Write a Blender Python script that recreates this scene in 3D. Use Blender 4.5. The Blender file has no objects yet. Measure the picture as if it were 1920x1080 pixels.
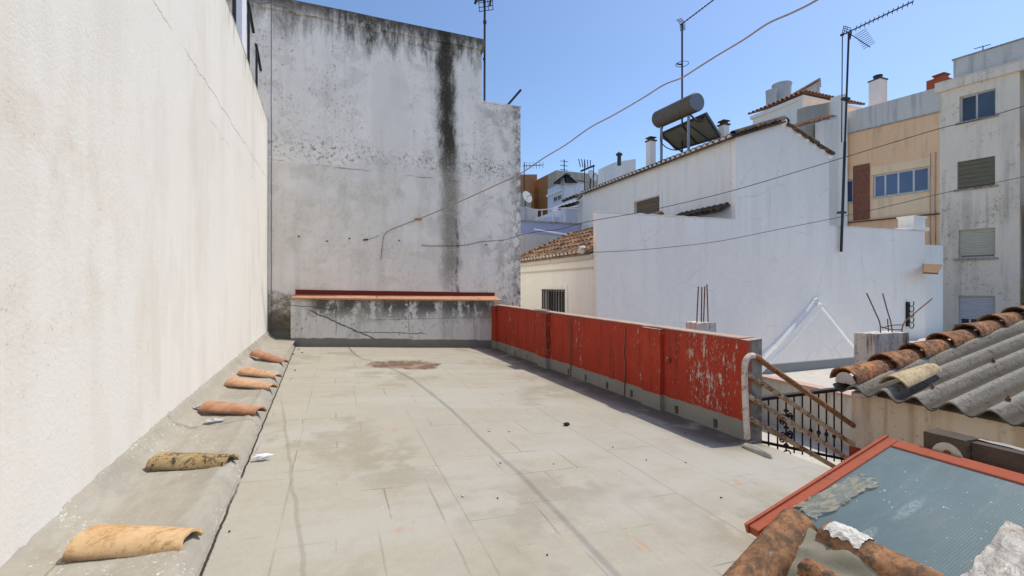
import bpy, bmesh, math, random
from math import sin, cos, pi, radians, sqrt, atan, hypot
from mathutils import Vector, Matrix, noise as mn
RND = random.Random(11)
sc = bpy.context.scene
COL = sc.collection
V3 = Vector
# ------------------------------------------------------------------ frame of the place
# world X runs along the stained party wall, Y runs along the terrace, Z up; eye 1.4 m over the terrace
TH = atan(330 / 850.0); CC, SS, FOC, EYE, HOR = cos(TH), sin(TH), 850.0, 1.4, 537.0
FS = -0.054                                   # the terrace falls to the drain holes of the red wall
def ray(px, py):
    t = (px - 960) / FOC
    return V3((CC * t + SS, -SS * t + CC, (HOR - py) / FOC))
def _hit(d, k): return V3((d.x * k, d.y * k, EYE + d.z * k))
def onU(px, py, u): d = ray(px, py); return _hit(d, u / d.x)
def onV(px, py, v): d = ray(px, py); return _hit(d, v / d.y)
def onZ(px, py, z): d = ray(px, py); return _hit(d, (z - EYE) / d.z)
def onF(px, py, h=0.0): d = ray(px, py); return _hit(d, (h - EYE) / (d.z - FS * d.x))
def atY(px, py, Y): return _hit(ray(px, py), Y)
def lerp(a, b, t): return a + (b - a) * t
def pl(x, pts):
    if x <= pts[0][0]: return pts[0][1]
    for (x0, y0), (x1, y1) in zip(pts, pts[1:]):
        if x <= x1: return lerp(y0, y1, (x - x0) / (x1 - x0))
    return pts[-1][1]
def nz(x, y=0.0, z=0.0): return mn.noise(V3((x, y, z)))

# ------------------------------------------------------------------ node DSL
class E:
    def __init__(s, T, k): s.T, s.k = T, k
    def _m(s, op, *a, clamp=False):
        n = s.T.nt.nodes.new('ShaderNodeMath'); n.operation = op; n.use_clamp = clamp
        for i, x in enumerate(a): s.T.put(x, n.inputs[i])
        return E(s.T, n.outputs[0])
    def __add__(s, o): return s._m('ADD', s, o)
    __radd__ = __add__
    def __sub__(s, o): return s._m('SUBTRACT', s, o)
    def __rsub__(s, o): return s._m('SUBTRACT', o, s)
    def __mul__(s, o): return s._m('MULTIPLY', s, o)
    __rmul__ = __mul__
    def __truediv__(s, o): return s._m('DIVIDE', s, o)
    def abs(s): return s._m('ABSOLUTE', s)
    def mx(s, o): return s._m('MAXIMUM', s, o)
    def mi(s, o): return s._m('MINIMUM', s, o)
    def sin(s): return s._m('SINE', s)
    def sat(s): return s._m('ADD', s, 0.0, clamp=True)
    def ss(s, a, b):
        n = s.T.nt.nodes.new('ShaderNodeMapRange'); n.interpolation_type = 'SMOOTHSTEP'
        inv = a > b
        if inv: a, b = b, a
        s.T.put(s, n.inputs['Value']); n.inputs['From Min'].default_value = a; n.inputs['From Max'].default_value = b
        n.inputs['To Min'].default_value = 1.0 if inv else 0.0; n.inputs['To Max'].default_value = 0.0 if inv else 1.0
        return E(s.T, n.outputs['Result'])
    def band(s, c, w, soft): return (s - c).abs().ss(w + soft, w)
class T:
    def __init__(s, name):
        s.mat = bpy.data.materials.new(name); s.mat.use_nodes = True; s.nt = s.mat.node_tree; s.nt.nodes.clear()
        s.out = s.nt.nodes.new('ShaderNodeOutputMaterial'); s.b = s.nt.nodes.new('ShaderNodeBsdfPrincipled')
        s.nt.links.new(s.b.outputs[0], s.out.inputs[0]); s._p = s._o = None
    def put(s, x, inp):
        if isinstance(x, E): s.nt.links.new(x.k, inp)
        elif isinstance(x, (tuple, list)): inp.default_value = (x[0], x[1], x[2], 1.0) if inp.type == 'RGBA' else x
        else: inp.default_value = x
    def sep(s, k):
        n = s.nt.nodes.new('ShaderNodeSeparateXYZ'); s.nt.links.new(k, n.inputs[0]); return [E(s, o) for o in n.outputs]
    def pos(s):
        if not s._p: s._p = s.sep(s.nt.nodes.new('ShaderNodeNewGeometry').outputs['Position'])
        return s._p
    def obj(s):
        if not s._o: s._o = s.sep(s.nt.nodes.new('ShaderNodeTexCoord').outputs['Object'])
        return s._o
    def rnd(s): return E(s, s.nt.nodes.new('ShaderNodeObjectInfo').outputs['Random'])
    def nrm(s): return s.sep(s.nt.nodes.new('ShaderNodeNewGeometry').outputs['Normal'])
    def vec(s, x, y, z):
        n = s.nt.nodes.new('ShaderNodeCombineXYZ')
        for i, a in enumerate((x, y, z)): s.put(a, n.inputs[i])
        return E(s, n.outputs[0])
    def noise(s, v, sc=1.0, det=4.0, ro=0.55, di=0.0):
        n = s.nt.nodes.new('ShaderNodeTexNoise'); s.put(v, n.inputs['Vector'])
        n.inputs['Scale'].default_value = sc; n.inputs['Detail'].default_value = det
        n.inputs['Roughness'].default_value = ro; n.inputs['Distortion'].default_value = di
        return E(s, n.outputs[0])
    def vor(s, v, sc=1.0, feat='F1'):
        n = s.nt.nodes.new('ShaderNodeTexVoronoi'); n.feature = feat; s.put(v, n.inputs['Vector'])
        n.inputs['Scale'].default_value = sc
        return E(s, n.outputs['Distance'])
    def brick(s, v, sc, bw, rh, mort, off=0.5):
        n = s.nt.nodes.new('ShaderNodeTexBrick'); s.put(v, n.inputs['Vector']); n.offset = off
        n.inputs['Scale'].default_value = sc; n.inputs['Mortar Size'].default_value = mort
        n.inputs['Mortar Smooth'].default_value = 0.2
        n.inputs['Brick Width'].default_value = bw; n.inputs['Row Height'].default_value = rh
        return E(s, n.outputs['Fac'])
    def mix(s, f, a, b):
        n = s.nt.nodes.new('ShaderNodeMix'); n.data_type = 'RGBA'; n.clamp_factor = True
        s.put(f, n.inputs[0]); s.put(a, n.inputs[6]); s.put(b, n.inputs[7])
        return E(s, n.outputs[2])
    def mul(s, a, k):
        n = s.nt.nodes.new('ShaderNodeMix'); n.data_type = 'RGBA'; n.blend_type = 'MULTIPLY'; n.inputs[0].default_value = 1.0
        s.put(a, n.inputs[6])
        if isinstance(k, E):
            c = s.nt.nodes.new('ShaderNodeCombineColor')
            for i in range(3): s.put(k, c.inputs[i])
            k = E(s, c.outputs[0])
        s.put(k, n.inputs[7])
        return E(s, n.outputs[2])
    def fin(s, col, rough=0.9, h=None, dist=0.01, st=1.0, metal=0.0, spec=0.3, **kw):
        s.put(col, s.b.inputs['Base Color']); s.put(rough, s.b.inputs['Roughness'])
        s.put(metal, s.b.inputs['Metallic']); s.put(spec, s.b.inputs['Specular IOR Level'])
        for k, v in kw.items(): s.put(v, s.b.inputs[k.replace('_', ' ')])
        if h is not None:
            n = s.nt.nodes.new('ShaderNodeBump'); n.inputs['Strength'].default_value = st; n.inputs['Distance'].default_value = dist
            s.put(h, n.inputs['Height']); s.nt.links.new(n.outputs[0], s.b.inputs['Normal'])
        return s.mat

# ------------------------------------------------------------------ mesh collector
ORG = {}
def setp(o, label=None, cat=None, group=None, kind=None):
    if label: o['label'] = label
    if cat: o['category'] = cat
    if group: o['group'] = group
    if kind: o['kind'] = kind
    return o
class G:
    def __init__(s): s.v = []; s.f = []; s.alt = set()
    def add(s, vs, fs):
        b = len(s.v); s.v += [V3(x) for x in vs]; s.f += [tuple(b + i for i in f) for f in fs]; return s
    def poly(s, *p): return s.add(p, [tuple(range(len(p)))])
    def hexa(s, p):
        return s.add(p, [(3, 2, 1, 0), (4, 5, 6, 7), (0, 1, 5, 4), (1, 2, 6, 5), (2, 3, 7, 6), (3, 0, 4, 7)])
    def box(s, x0, x1, y0, y1, z0, z1):
        return s.hexa([(x0, y0, z0), (x1, y0, z0), (x1, y1, z0), (x0, y1, z0), (x0, y0, z1), (x1, y0, z1), (x1, y1, z1), (x0, y1, z1)])
    def ob(s, O, A, B, N):
        O, A, B, N = map(V3, (O, A, B, N))
        return s.hexa([O, O + A, O + A + B, O + B, O + N, O + A + N, O + A + B + N, O + B + N])
    def prism(s, pts, ext):
        ext = V3(ext); n = len(pts); a = [V3(p) for p in pts]; b = [p + ext for p in a]
        return s.add(a + b, [tuple(range(n)), tuple(range(2 * n - 1, n - 1, -1))] + [(i, i + n, (i + 1) % n + n, (i + 1) % n) for i in range(n)])
    def tube(s, path, r, n=8, caps=True):
        path = [V3(p) for p in path]; rs = r if isinstance(r, (list, tuple)) else [r] * len(path)
        vs = []; fs = []; up = V3((0, 0, 1)); m = len(path)
        for i, p in enumerate(path):
            d = (path[min(i + 1, m - 1)] - path[max(i - 1, 0)]).normalized()
            if i == 0:
                a = d.cross(up) if abs(d.z) < .95 else d.cross(V3((1, 0, 0)))
            else: a = pa - d * pa.dot(d)
            a.normalize(); pa = a; b = d.cross(a)
            vs += [p + (a * cos(2 * pi * k / n) + b * sin(2 * pi * k / n)) * rs[i] for k in range(n)]
        for i in range(m - 1):
            for k in range(n):
                k2 = (k + 1) % n; fs.append((i * n + k, i * n + k2, (i + 1) * n + k2, (i + 1) * n + k))
        if caps: fs += [tuple(range(n - 1, -1, -1)), tuple((m - 1) * n + k for k in range(n))]
        return s.add(vs, fs)
    def grid(s, fn, nu, nv):
        vs = [fn(i / nu, j / nv) for j in range(nv + 1) for i in range(nu + 1)]
        w = nu + 1
        return s.add(vs, [(j * w + i, j * w + i + 1, (j + 1) * w + i + 1, (j + 1) * w + i) for j in range(nv) for i in range(nu)])
    def half(s, a, b, r0, r1, up, th=0.014, n=12, arc=pi * .92, m=1, wob=0.0, sq=1.0):
        # tapered curved roof tile with real thickness, convex towards `up`
        a, b, up = V3(a), V3(b), V3(up).normalized(); d = (b - a).normalized()
        up = (up - d * up.dot(d)).normalized(); x = d.cross(up); vs = []; fs = []
        sd = RND.random() * 50
        for j in range(m + 1):
            t = j / m; c = a.lerp(b, t); r = lerp(r0, r1, t)
            for q in (0, th):
                for k in range(n + 1):
                    an = pi / 2 - arc / 2 + arc * k / n
                    w = 1 + wob * nz(t * 3 + sd, an * 1.5, 1)
                    lift = -sin(pi / 2 - arc / 2) * r
                    vs.append(c + (x * cos(an) + up * sin(an) * sq) * (r - q) * w + up * lift * sq + d * (wob * .25 * nz(an * 2, sd, j) if j in (0, m) else 0))
        w = 2 * (n + 1)
        for j in range(m):
            o = j * w; p = (j + 1) * w
            for k in range(n):
                fs.append((o + k, o + k + 1, p + k + 1, p + k))
                fs.append((o + n + 1 + k, p + n + 1 + k, p + n + 2 + k, o + n + 2 + k))
            fs.append((o, p, p + n + 1, o + n + 1)); fs.append((o + n, o + 2 * n + 1, p + 2 * n + 1, p + n))
        for o, fl in ((0, 1), (m * w, 0)):
            for k in range(n):
                q = (o + k, o + n + 1 + k, o + n + 2 + k, o + k + 1); fs.append(q if fl else q[::-1])
        return s.add(vs, fs)
    def lathe(s, c, prof, n=16, ax=(0, 0, 1)):
        ax = V3(ax).normalized(); a = ax.orthogonal().normalized(); b = ax.cross(a); c = V3(c); vs = []; fs = []
        for r, h in prof: vs += [c + ax * h + (a * cos(2 * pi * k / n) + b * sin(2 * pi * k / n)) * r for k in range(n)]
        m = len(prof)
        for i in range(m - 1):
            for k in range(n): fs.append((i * n + k, i * n + (k + 1) % n, (i + 1) * n + (k + 1) % n, (i + 1) * n + k))
        fs += [tuple(range(n - 1, -1, -1)), tuple((m - 1) * n + k for k in range(n))]
        return s.add(vs, fs)
    def wall(s, O, A, B, N, L, H, holes, dep, da=None, db=None):
        # wall face with real openings and reveals; A along, B up, N inward
        O, A, B, N = V3(O), V3(A).normalized(), V3(B).normalized(), V3(N).normalized()
        xs = {0.0, L}; ys = {0.0, H}
        for a0, a1, b0, b1 in holes: xs |= {a0, a1}; ys |= {b0, b1}
        if da: xs |= {min(L, i * da) for i in range(int(L / da) + 1)}
        if db: ys |= {min(H, i * db) for i in range(int(H / db) + 1)}
        xs = sorted(xs); ys = sorted(ys); idx = {}
        base = len(s.v)
        def vi(i, j):
            if (i, j) not in idx: idx[(i, j)] = len(s.v); s.v.append(O + A * xs[i] + B * ys[j])
            return idx[(i, j)]
        for i in range(len(xs) - 1):
            for j in range(len(ys) - 1):
                cx, cy = (xs[i] + xs[i + 1]) / 2, (ys[j] + ys[j + 1]) / 2
                if any(a0 < cx < a1 and b0 < cy < b1 for a0, a1, b0, b1 in holes): continue
                s.f.append((vi(i, j), vi(i + 1, j), vi(i + 1, j + 1), vi(i, j + 1)))
        for a0, a1, b0, b1 in holes:
            p = [O + A * x + B * y for x, y in ((a0, b0), (a1, b0), (a1, b1), (a0, b1))]
            q = [x + N * dep for x in p]
            for k in range(4): s.add([p[k], q[k], q[(k + 1) % 4], p[(k + 1) % 4]], [(0, 1, 2, 3)])
        return s
    def build(s, name, mat, parent=None, org=None, smooth=False, bevel=0, cut=0, jit=0, jsc=1.0, ang=40, fix=True):
        if org is None:
            if parent is not None: org = ORG[parent]
            else:
                xs = [p.x for p in s.v]; ys = [p.y for p in s.v]
                org = V3(((min(xs) + max(xs)) / 2, (min(ys) + max(ys)) / 2, min(p.z for p in s.v)))
        org = V3(org); bm = bmesh.new(); vs = [bm.verts.new(p - org) for p in s.v]
        for k, f in enumerate(s.f):
            try: bm.faces.new([vs[i] for i in f]).material_index = 1 if k in s.alt else 0
            except ValueError: pass
        if fix: bmesh.ops.recalc_face_normals(bm, faces=bm.faces)
        if cut: bmesh.ops.subdivide_edges(bm, edges=bm.edges[:], cuts=cut, use_grid_fill=True)
        if jit:
            for v in bm.verts: v.co += mn.noise_vector((v.co + org) * jsc) * jit + mn.noise_vector((v.co + org) * jsc * 4.3) * jit * .4
        me = bpy.data.meshes.new(name); bm.to_mesh(me); bm.free()
        if smooth:
            for p in me.polygons: p.use_smooth = True
            try: me.set_sharp_from_angle(angle=radians(ang))
            except Exception: pass
        o = bpy.data.objects.new(name, me); COL.objects.link(o); [me.materials.append(m) for m in (mat if isinstance(mat, (list, tuple)) else [mat])]; ORG[o] = org
        if parent is not None: o.parent = parent; o.location = org - ORG[parent]
        else: o.location = org
        if bevel:
            b = o.modifiers.new('bevel', 'BEVEL'); b.width = bevel; b.segments = 2; b.limit_method = 'ANGLE'; b.angle_limit = radians(40)
        return o
def thing(name, loc, label, cat, group=None):
    o = bpy.data.objects.new(name, None); COL.objects.link(o); o.location = loc; ORG[o] = V3(loc); o.empty_display_size = .2
    return setp(o, label, cat, group)
def dup(root, loc, rotz=0.0, label=None):
    r = root.copy(); COL.objects.link(r); r.location = loc; r.rotation_euler = (0, 0, rotz)
    if label: r['label'] = label
    for ch in list(root.children):
        c = ch.copy(); COL.objects.link(c); c.parent = r
    return r
# ================================================================== MATERIALS
def m_plain(name, col, rough=.8, var=.12, sc=3.0, metal=0.0, spec=.3, bump=.2, bd=.004):
    t = T(name); x, y, z = t.obj(); v = t.vec(x, y, z)
    n = t.noise(v, sc, 5, .6)
    return t.fin(t.mul(col, n * (2 * var) + (1 - var)), rough, t.noise(v, sc * 9, 3), bd, bump, metal, spec)
def m_wash(name, col, dirt=(.30, .28, .25), amt=.5, streak=.5, sc=1.0, bump=.4, tint=None, mould=0.0, low=None, crack=0.0):
    # lime-washed masonry: blotches, rain streaks, hairline cracks, a little black mould
    t = T(name); x, y, z = t.pos(); v = t.vec(x, y, z)
    n1 = t.noise(v, .55 * sc, 5, .6); n2 = t.noise(t.vec(x * 5, y * 5, z * .35), 1.0 * sc, 4, .6); n3 = t.noise(v, 9 * sc, 4, .65)
    c = t.mul(col, n1 * .30 + n3 * .16 + .77)
    if tint: c = t.mix(n1.ss(.48, .66) * .6, c, tint)
    c = t.mix(n2.ss(.47, .66) * n1.ss(.36, .58) * streak, c, dirt)
    c = t.mix(n3.ss(.55, .68) * n1.ss(.46, .6) * amt, c, dirt)
    if mould:
        c = t.mix(t.noise(v, 9 * sc, 8, .82).ss(.53, .62) * t.noise(v, .9 * sc, 4).ss(.46, .60) * mould, c, (.05, .045, .04))
    if crack:
        wv = t.vec(x + n3 * .35, y, z + n1 * .9); cr = t.vor(wv, .55, 'DISTANCE_TO_EDGE').ss(.013, .003) * t.noise(v, .6, 3).ss(.47, .58)
        c = t.mix(cr * crack, c, dirt)
    if low: c = t.mix(z.ss(low[0] + .06, low[0]), c, low[1])
    h = n3 * .5 + t.noise(v, 40, 3) * .5
    return t.fin(c, .92, h, .006, bump, spec=.15)

# --- sunlit rough wall on the left
def m_leftwall():
    t = T('left_wall_plaster'); x, y, z = t.pos(); v = t.vec(x, y, z)
    big = t.noise(v, .5, 5, .62); st = t.noise(t.vec(x, y * 2.2, z * .28), 1.0, 5, .65); fi = t.noise(v, 26, 5, .7); md = t.noise(v, 3.1, 5, .65)
    c = t.mul((.81, .768, .69), big * .13 + md * .10 + .89)
    near = y.ss(5.6, 2.2)
    c = t.mix(big.ss(.46, .60) * md.ss(.38, .58) * near * .50, c, (.64, .535, .42))
    c = t.mix(st.ss(.48, .66) * .22, c, (.66, .59, .465))
    c = t.mix(t.noise(t.vec(x, y * 1.5, z * .5), .9, 6, .7).ss(.52, .62) * .20, c, (.64, .55, .45))
    c = t.mix(fi.ss(.58, .68) * md.ss(.45, .60) * (near * .42 + .10), c, (.30, .24, .18))
    # hairline cracks along the floor slab line
    wob = t.noise(t.vec(y, z, 0), 2.2, 6, .7) - .5; w2 = t.noise(t.vec(y, 3, 0), 1.3, 5, .7) - .5
    cr = (z - (w2 * .22 + 3.80)).abs().ss(.009, .002) * t.noise(v, 1.1, 2).ss(.40, .52)
    cr = cr.mx((z - (w2 * .3 + wob * .05 + 3.40)).abs().ss(.008, .002) * t.noise(v, .8, 2).ss(.5, .6) * .7)
    cr = cr.mx((z - (w2 * .10 + 1.42)).abs().ss(.007, .002) * y.ss(2.75, 2.4) * .8)
    c = t.mix(cr * .65, c, (.20, .17, .13))
    # brown run-off below the coping
    top = 5.42 - (y - 8.0).mx(0.0) * .08
    run = t.noise(t.vec(y * 9, 0, z * .8), 1.0, 4, .7)
    dep = (top - z)
    c = t.mix(dep.ss(.55, .0) * run.ss(.47, .66) * .8, c, (.20, .145, .09))
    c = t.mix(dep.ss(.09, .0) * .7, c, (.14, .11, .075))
    h = t.noise(v, 34, 6, .78) * .9 + md * .35
    return t.fin(c, .93, h - cr * .6, .010, .5, spec=.12)

def m_kerb():
    t = T('kerb_mortar'); x, y, z = t.pos(); v = t.vec(x, y, z)
    n = t.noise(v, 1.6, 5, .6); f = t.noise(v, 11, 5, .65); sp = t.noise(v, 42, 3, .7)
    c = t.mul((.385, .345, .275), n * .42 + f * .26 + .64)
    c = t.mix(n.ss(.48, .60) * .55, c, (.27, .245, .205))
    c = t.mix(t.noise(t.vec(x * 3, y * .8, 1), 1.5, 6, .7).ss(.50, .62) * .5, c, (.42, .395, .34))
    c = t.mix(sp.ss(.60, .66) * t.noise(v, 2.6, 4).ss(.47, .60) * .9, c, (.72, .70, .66))
    jn = t.noise(t.vec(x * 1.2, y * .7, 4), 1.0, 3)
    c = t.mix((y * 1.55 + jn * .5).sin().ss(.9975, .9999) * f.ss(.42, .55) * .7, c, (.19, .165, .13))
    # crack where the kerb meets the floor
    return t.fin(c, .9, f * .8 + sp * .4 + n, .016, .7, spec=.2)

def m_floor():
    t = T('terrace_cement'); x, y, z = t.pos(); v = t.vec(x, y, 0)
    big = t.noise(v, .38, 5, .6); md = t.noise(v, 1.7, 6, .62); fi = t.noise(v, 18, 5, .7); hi = t.noise(v, 70, 3, .6)
    sm = t.noise(t.vec(x * .35, y * 1.6, 2), 1.0, 5, .6)             # trowelled across the terrace
    c = t.mul((.388, .350, .278), big * .26 + md * .26 + fi * .22 + hi * .14 + .58)
    c = t.mix(sm.ss(.47, .62) * .55, c, (.43, .405, .35))
    c = t.mix(x.ss(1.2, 2.6) * y.ss(6, 2.5) * md.ss(.40, .60) * .5, c, (.42, .40, .36))
    c = t.mix(big.ss(.48, .58) * md.ss(.42, .54) * .6, c, (.275, .235, .17))
    # covered tile joints showing through the skim coat
    wv = t.vec(x + (t.noise(v, 1.3, 3) - .5) * .05, y + (t.noise(v, 1.1, 3) - .5) * .05, 0)
    j1 = t.brick(wv, 1.0, .62, .47, .006); j2 = t.brick(t.vec(y + .17, x + .3, 0), 1.0, 1.9, .53, .006)
    vis = t.noise(v, .9, 4, .6)
    c = t.mix(j1 * vis.ss(.50, .60) * .55, c, (.175, .145, .105))
    c = t.mix(j2 * vis.ss(.54, .40) * .42, c, (.20, .165, .125))
    # long thin dark lines running away from the eye
    wy = (t.noise(t.vec(0, y, 0), 2.4, 4, .6) - .5)
    l1 = (x - (y - 2.42) * -.127 + .145 - wy * .07).abs()
    c = t.mix(l1.ss(.020, .006) * y.ss(6.6, 5.2) * .36, c, (.20, .17, .135))
    l3 = (x - 2.35 - wy * .03).abs()
    c = t.mix(l3.ss(.012, .004) * y.ss(5.6, 4.8) * vis.ss(.40, .54) * .4, c, (.20, .17, .13))
    l4 = (x - .62 + wy * .03).abs()
    c = t.mix(l4.ss(.010, .003) * y.ss(3.6, 2.9) * vis.ss(.40, .54) * .5, c, (.16, .13, .10))
    # skim coat worn through to old brown tiles near the far end
    pn = t.noise(v, 2.4, 6, .7); e = ((x - 1.22) * 1.35)
    rr = e * e + ((y - 8.6) * (y - 8.6)) * 2.2 + (pn - .5) * 3.2
    pm = rr.ss(.80, .55)
    br = t.mix(t.brick(t.vec(x, y, 0), 1.0, .33, .33, .012), (.15, .095, .062), (.09, .065, .048))
    br = t.mix(t.noise(v, 3.3, 4).ss(.50, .60), br, (.30, .19, .125))
    c = t.mix(pm * .92, c, br)
    # small terracotta scuffs
    sc_ = t.noise(t.vec(x * 1.6, y * .8, 7), 2.0, 4, .6)
    c = t.mix(sc_.ss(.66, .70) * t.noise(v, 9, 5, .7).ss(.44, .54) * .55, c, (.46, .27, .16))
    # red wall's shadow deepened in the floor colour; dark crack along the kerb
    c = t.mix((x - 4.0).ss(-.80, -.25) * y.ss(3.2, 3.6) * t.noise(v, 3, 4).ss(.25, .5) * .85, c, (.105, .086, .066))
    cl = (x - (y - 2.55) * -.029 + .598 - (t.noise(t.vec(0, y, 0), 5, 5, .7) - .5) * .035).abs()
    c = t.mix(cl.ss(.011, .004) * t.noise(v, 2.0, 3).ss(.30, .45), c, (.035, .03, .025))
    c = t.mix(hi.ss(.66, .70) * vis.ss(.48, .58), c, (.74, .72, .68))
    c = t.mix(t.noise(v, 55, 3, .6).ss(.31, .27) * .6, c, (.12, .10, .08))
    h = fi * .6 + md * .8 + hi * .35 - (j1 * vis.ss(.50, .60)) * .4 - pm * .5 - l1.ss(.022, .009) * .15
    return t.fin(c, t.noise(v, 2.5, 3) * .25 + .68, h, .010, .45, spec=.25)

# --- big stained party wall
def m_party():
    t = T('party_wall_plaster'); x, y, z = t.pos(); v = t.vec(x, y, z)
    big = t.noise(v, .42, 5, .6); md = t.noise(v, 1.5, 6, .66); fi = t.noise(v, 11, 6, .72); st = t.noise(t.vec(x * 3.2, 0, z * .35), 1.0, 6, .68)
    sp = t.noise(t.vec(x * 1.2, 0, z * .8), 15, 7, .80); blot = t.noise(t.vec(x * .9, 0, z * .55), 1.1, 5, .62)
    c = t.mul((.92, .845, .75), big * .20 + md * .24 + fi * .14 + .72)
    lowm = (z + (t.noise(v, .8, 4) - .5) * .25).ss(4.28, 4.18)
    c = t.mix(lowm * x.ss(4.0, 1.6) * .50 * md.ss(.36, .52), c, (.72, .65, .53))
    c = t.mix(z.ss(3.0, 1.4) * .35, c, (.80, .69, .59))
    c = t.mix(st.ss(.48, .68) * .26, c, (.46, .415, .355))
    c = t.mix(blot.ss(.50, .64) * .28, c, (.58, .52, .45))
    pt = t.noise(t.vec(x * .8, 0, z * 1.1), 1.9, 3, .5)
    c = t.mix(pt.ss(.55, .575) * .28, c, (.86, .81, .75)); c = t.mix(pt.ss(.43, .405) * .22, c, (.50, .46, .41))
    dep = 7.95 - z
    q = ((x - 1.25) / .50); r2 = (z - 5.70) / 1.22                     # patch of fresh smooth render
    patch = (q * q + r2 * r2 * r2 * r2 + (t.noise(v, 1.6, 4) - .5) * 1.3).ss(1.0, .80)
    c = t.mix(patch * .6, c, (.82, .76, .68))
    nm = 1.0 - patch * .95
    fr = (dep + (t.noise(t.vec(x * 2.2, 0, z * .4), 1.1, 6, .68) - .5) * 3.4).ss(.95, .05)
    fr2 = t.noise(t.vec(x * 3.5, 0, z * 1.6), 2.4, 7, .80).ss(.36, .56)
    c = t.mix(fr * .5, c, (.30, .255, .205))
    c = t.mix(fr * fr2 * .92 * x.ss(-1.2, .2).mx(.6), c, (.060, .050, .036))
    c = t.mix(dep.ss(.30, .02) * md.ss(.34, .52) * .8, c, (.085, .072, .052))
    up = z.ss(3.9, 4.7)
    spk = sp.ss(.53, .63) * blot.ss(.42, .58) * up * nm
    c = t.mix(spk * .66, c, (.15, .115, .09))
    c = t.mix(t.noise(t.vec(x * 1.5, 0, z), 6, 7, .78).ss(.56, .66) * st.ss(.44, .58) * up * nm * .75, c, (.10, .088, .07))
    c = t.mix(sp.ss(.50, .62) * md.ss(.45, .58) * z.ss(4.4, 3.9) * .35, c, (.30, .27, .225))
    row = (z + (md - .5) * .9).band(4.55, .02, .42) * t.noise(t.vec(x, 0, z * 1.2), 9, 7, .8).ss(.51, .60) * big.ss(.36, .54) * nm.mx(.5)
    c = t.mix(row * .85, c, (.10, .09, .075))
    # long black run of rain water
    cx = (x - 2.68 - (t.noise(t.vec(0, 0, z * .9), 1.0, 4) - .5) * .40 - (z - 5.5) * -.028)
    wd = cx.abs() + (t.noise(t.vec(x * 2.4, 0, z * .8), 2.0, 8, .80) - .5) * 1.0 + (md - .5) * .25
    strong = z.ss(4.1, 5.2)
    c = t.mix(wd.ss(.42, .02) * z.ss(1.2, 2.0) * .62, c, (.27, .225, .165))
    c = t.mix(wd.ss(.30, .06) * (strong * .82 + .06) * z.ss(1.4, 2.4), c, (.050, .043, .030))
    run2 = (cx.abs() + (sp - .5) * .9).ss(.34, .05) * sp.ss(.40, .52)
    c = t.mix(run2 * (strong * .5 + .35), c, (.048, .042, .030))
    thin = (cx - .17).abs().ss(.06, .01) * z.ss(3.6, 3.0) * t.noise(v, 6, 5, .7).ss(.38, .56)
    c = t.mix(thin * .75, c, (.13, .115, .09))
    rp = x.ss(3.3, 3.9) * t.noise(t.vec(x, 0, z * .9), 1.6, 6, .7).ss(.51, .58)
    c = t.mix(rp * .45, c, (.38, .345, .295))
    edge = x.ss(4.25, 4.74) * t.noise(t.vec(x * 1.6, 0, z * 1.2), 3.2, 8, .80).ss(.44, .58)
    c = t.mix(edge * .8, c, (.12, .108, .09))
    c = t.mix(x.ss(3.7, 4.4) * z.ss(2.9, 1.5) * t.noise(t.vec(x * 1.6, 0, z), 5, 8, .8).ss(.50, .60) * .75, c, (.12, .108, .09))
    sv = (x + 1.36 + (t.noise(t.vec(0, 0, z), 1.5, 3) - .5) * .03).abs().ss(.014, .005)
    sh = (z - 4.22 - (t.noise(t.vec(x, 0, 0), 1.6, 6, .75) - .5) * .22 + x * .03).abs().ss(.020, .004) * t.noise(v, 1.6, 4).ss(.45, .58)
    tc = (z - 7.50 - (t.noise(t.vec(x, 0, 3), 1.2, 6, .75) - .5) * .55 + (x - 1.5) * .07).abs().ss(.018, .004) * t.noise(v, 1.3, 4).ss(.42, .55)
    cr = sv.mx(sh * .7).mx(tc * .85)
    c = t.mix(cr * .8, c, (.12, .10, .08))
    cor = x.ss(-.90, -.96) * (z + (md - .5) * .6).ss(1.30, 1.15)         # damp corner by the kerb
    c = t.mix(cor * .55, c, (.46, .41, .30)); c = t.mix(cor * fi.ss(.40, .56) * .7, c, (.10, .09, .065))
    c = t.mix(cor * (z + (md - .5) * .7).ss(.92, .62) * .85, c, (.11, .092, .06))
    c = t.mix(cor * (z + (md - .5) * .1).ss(.40, .34), c, (.20, .18, .14))
    h = fi * .6 + md * .6 + t.noise(v, 50, 3) * .25 - cr - patch * .15
    return t.fin(c, .93, h, .014, .6, spec=.12)

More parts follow.
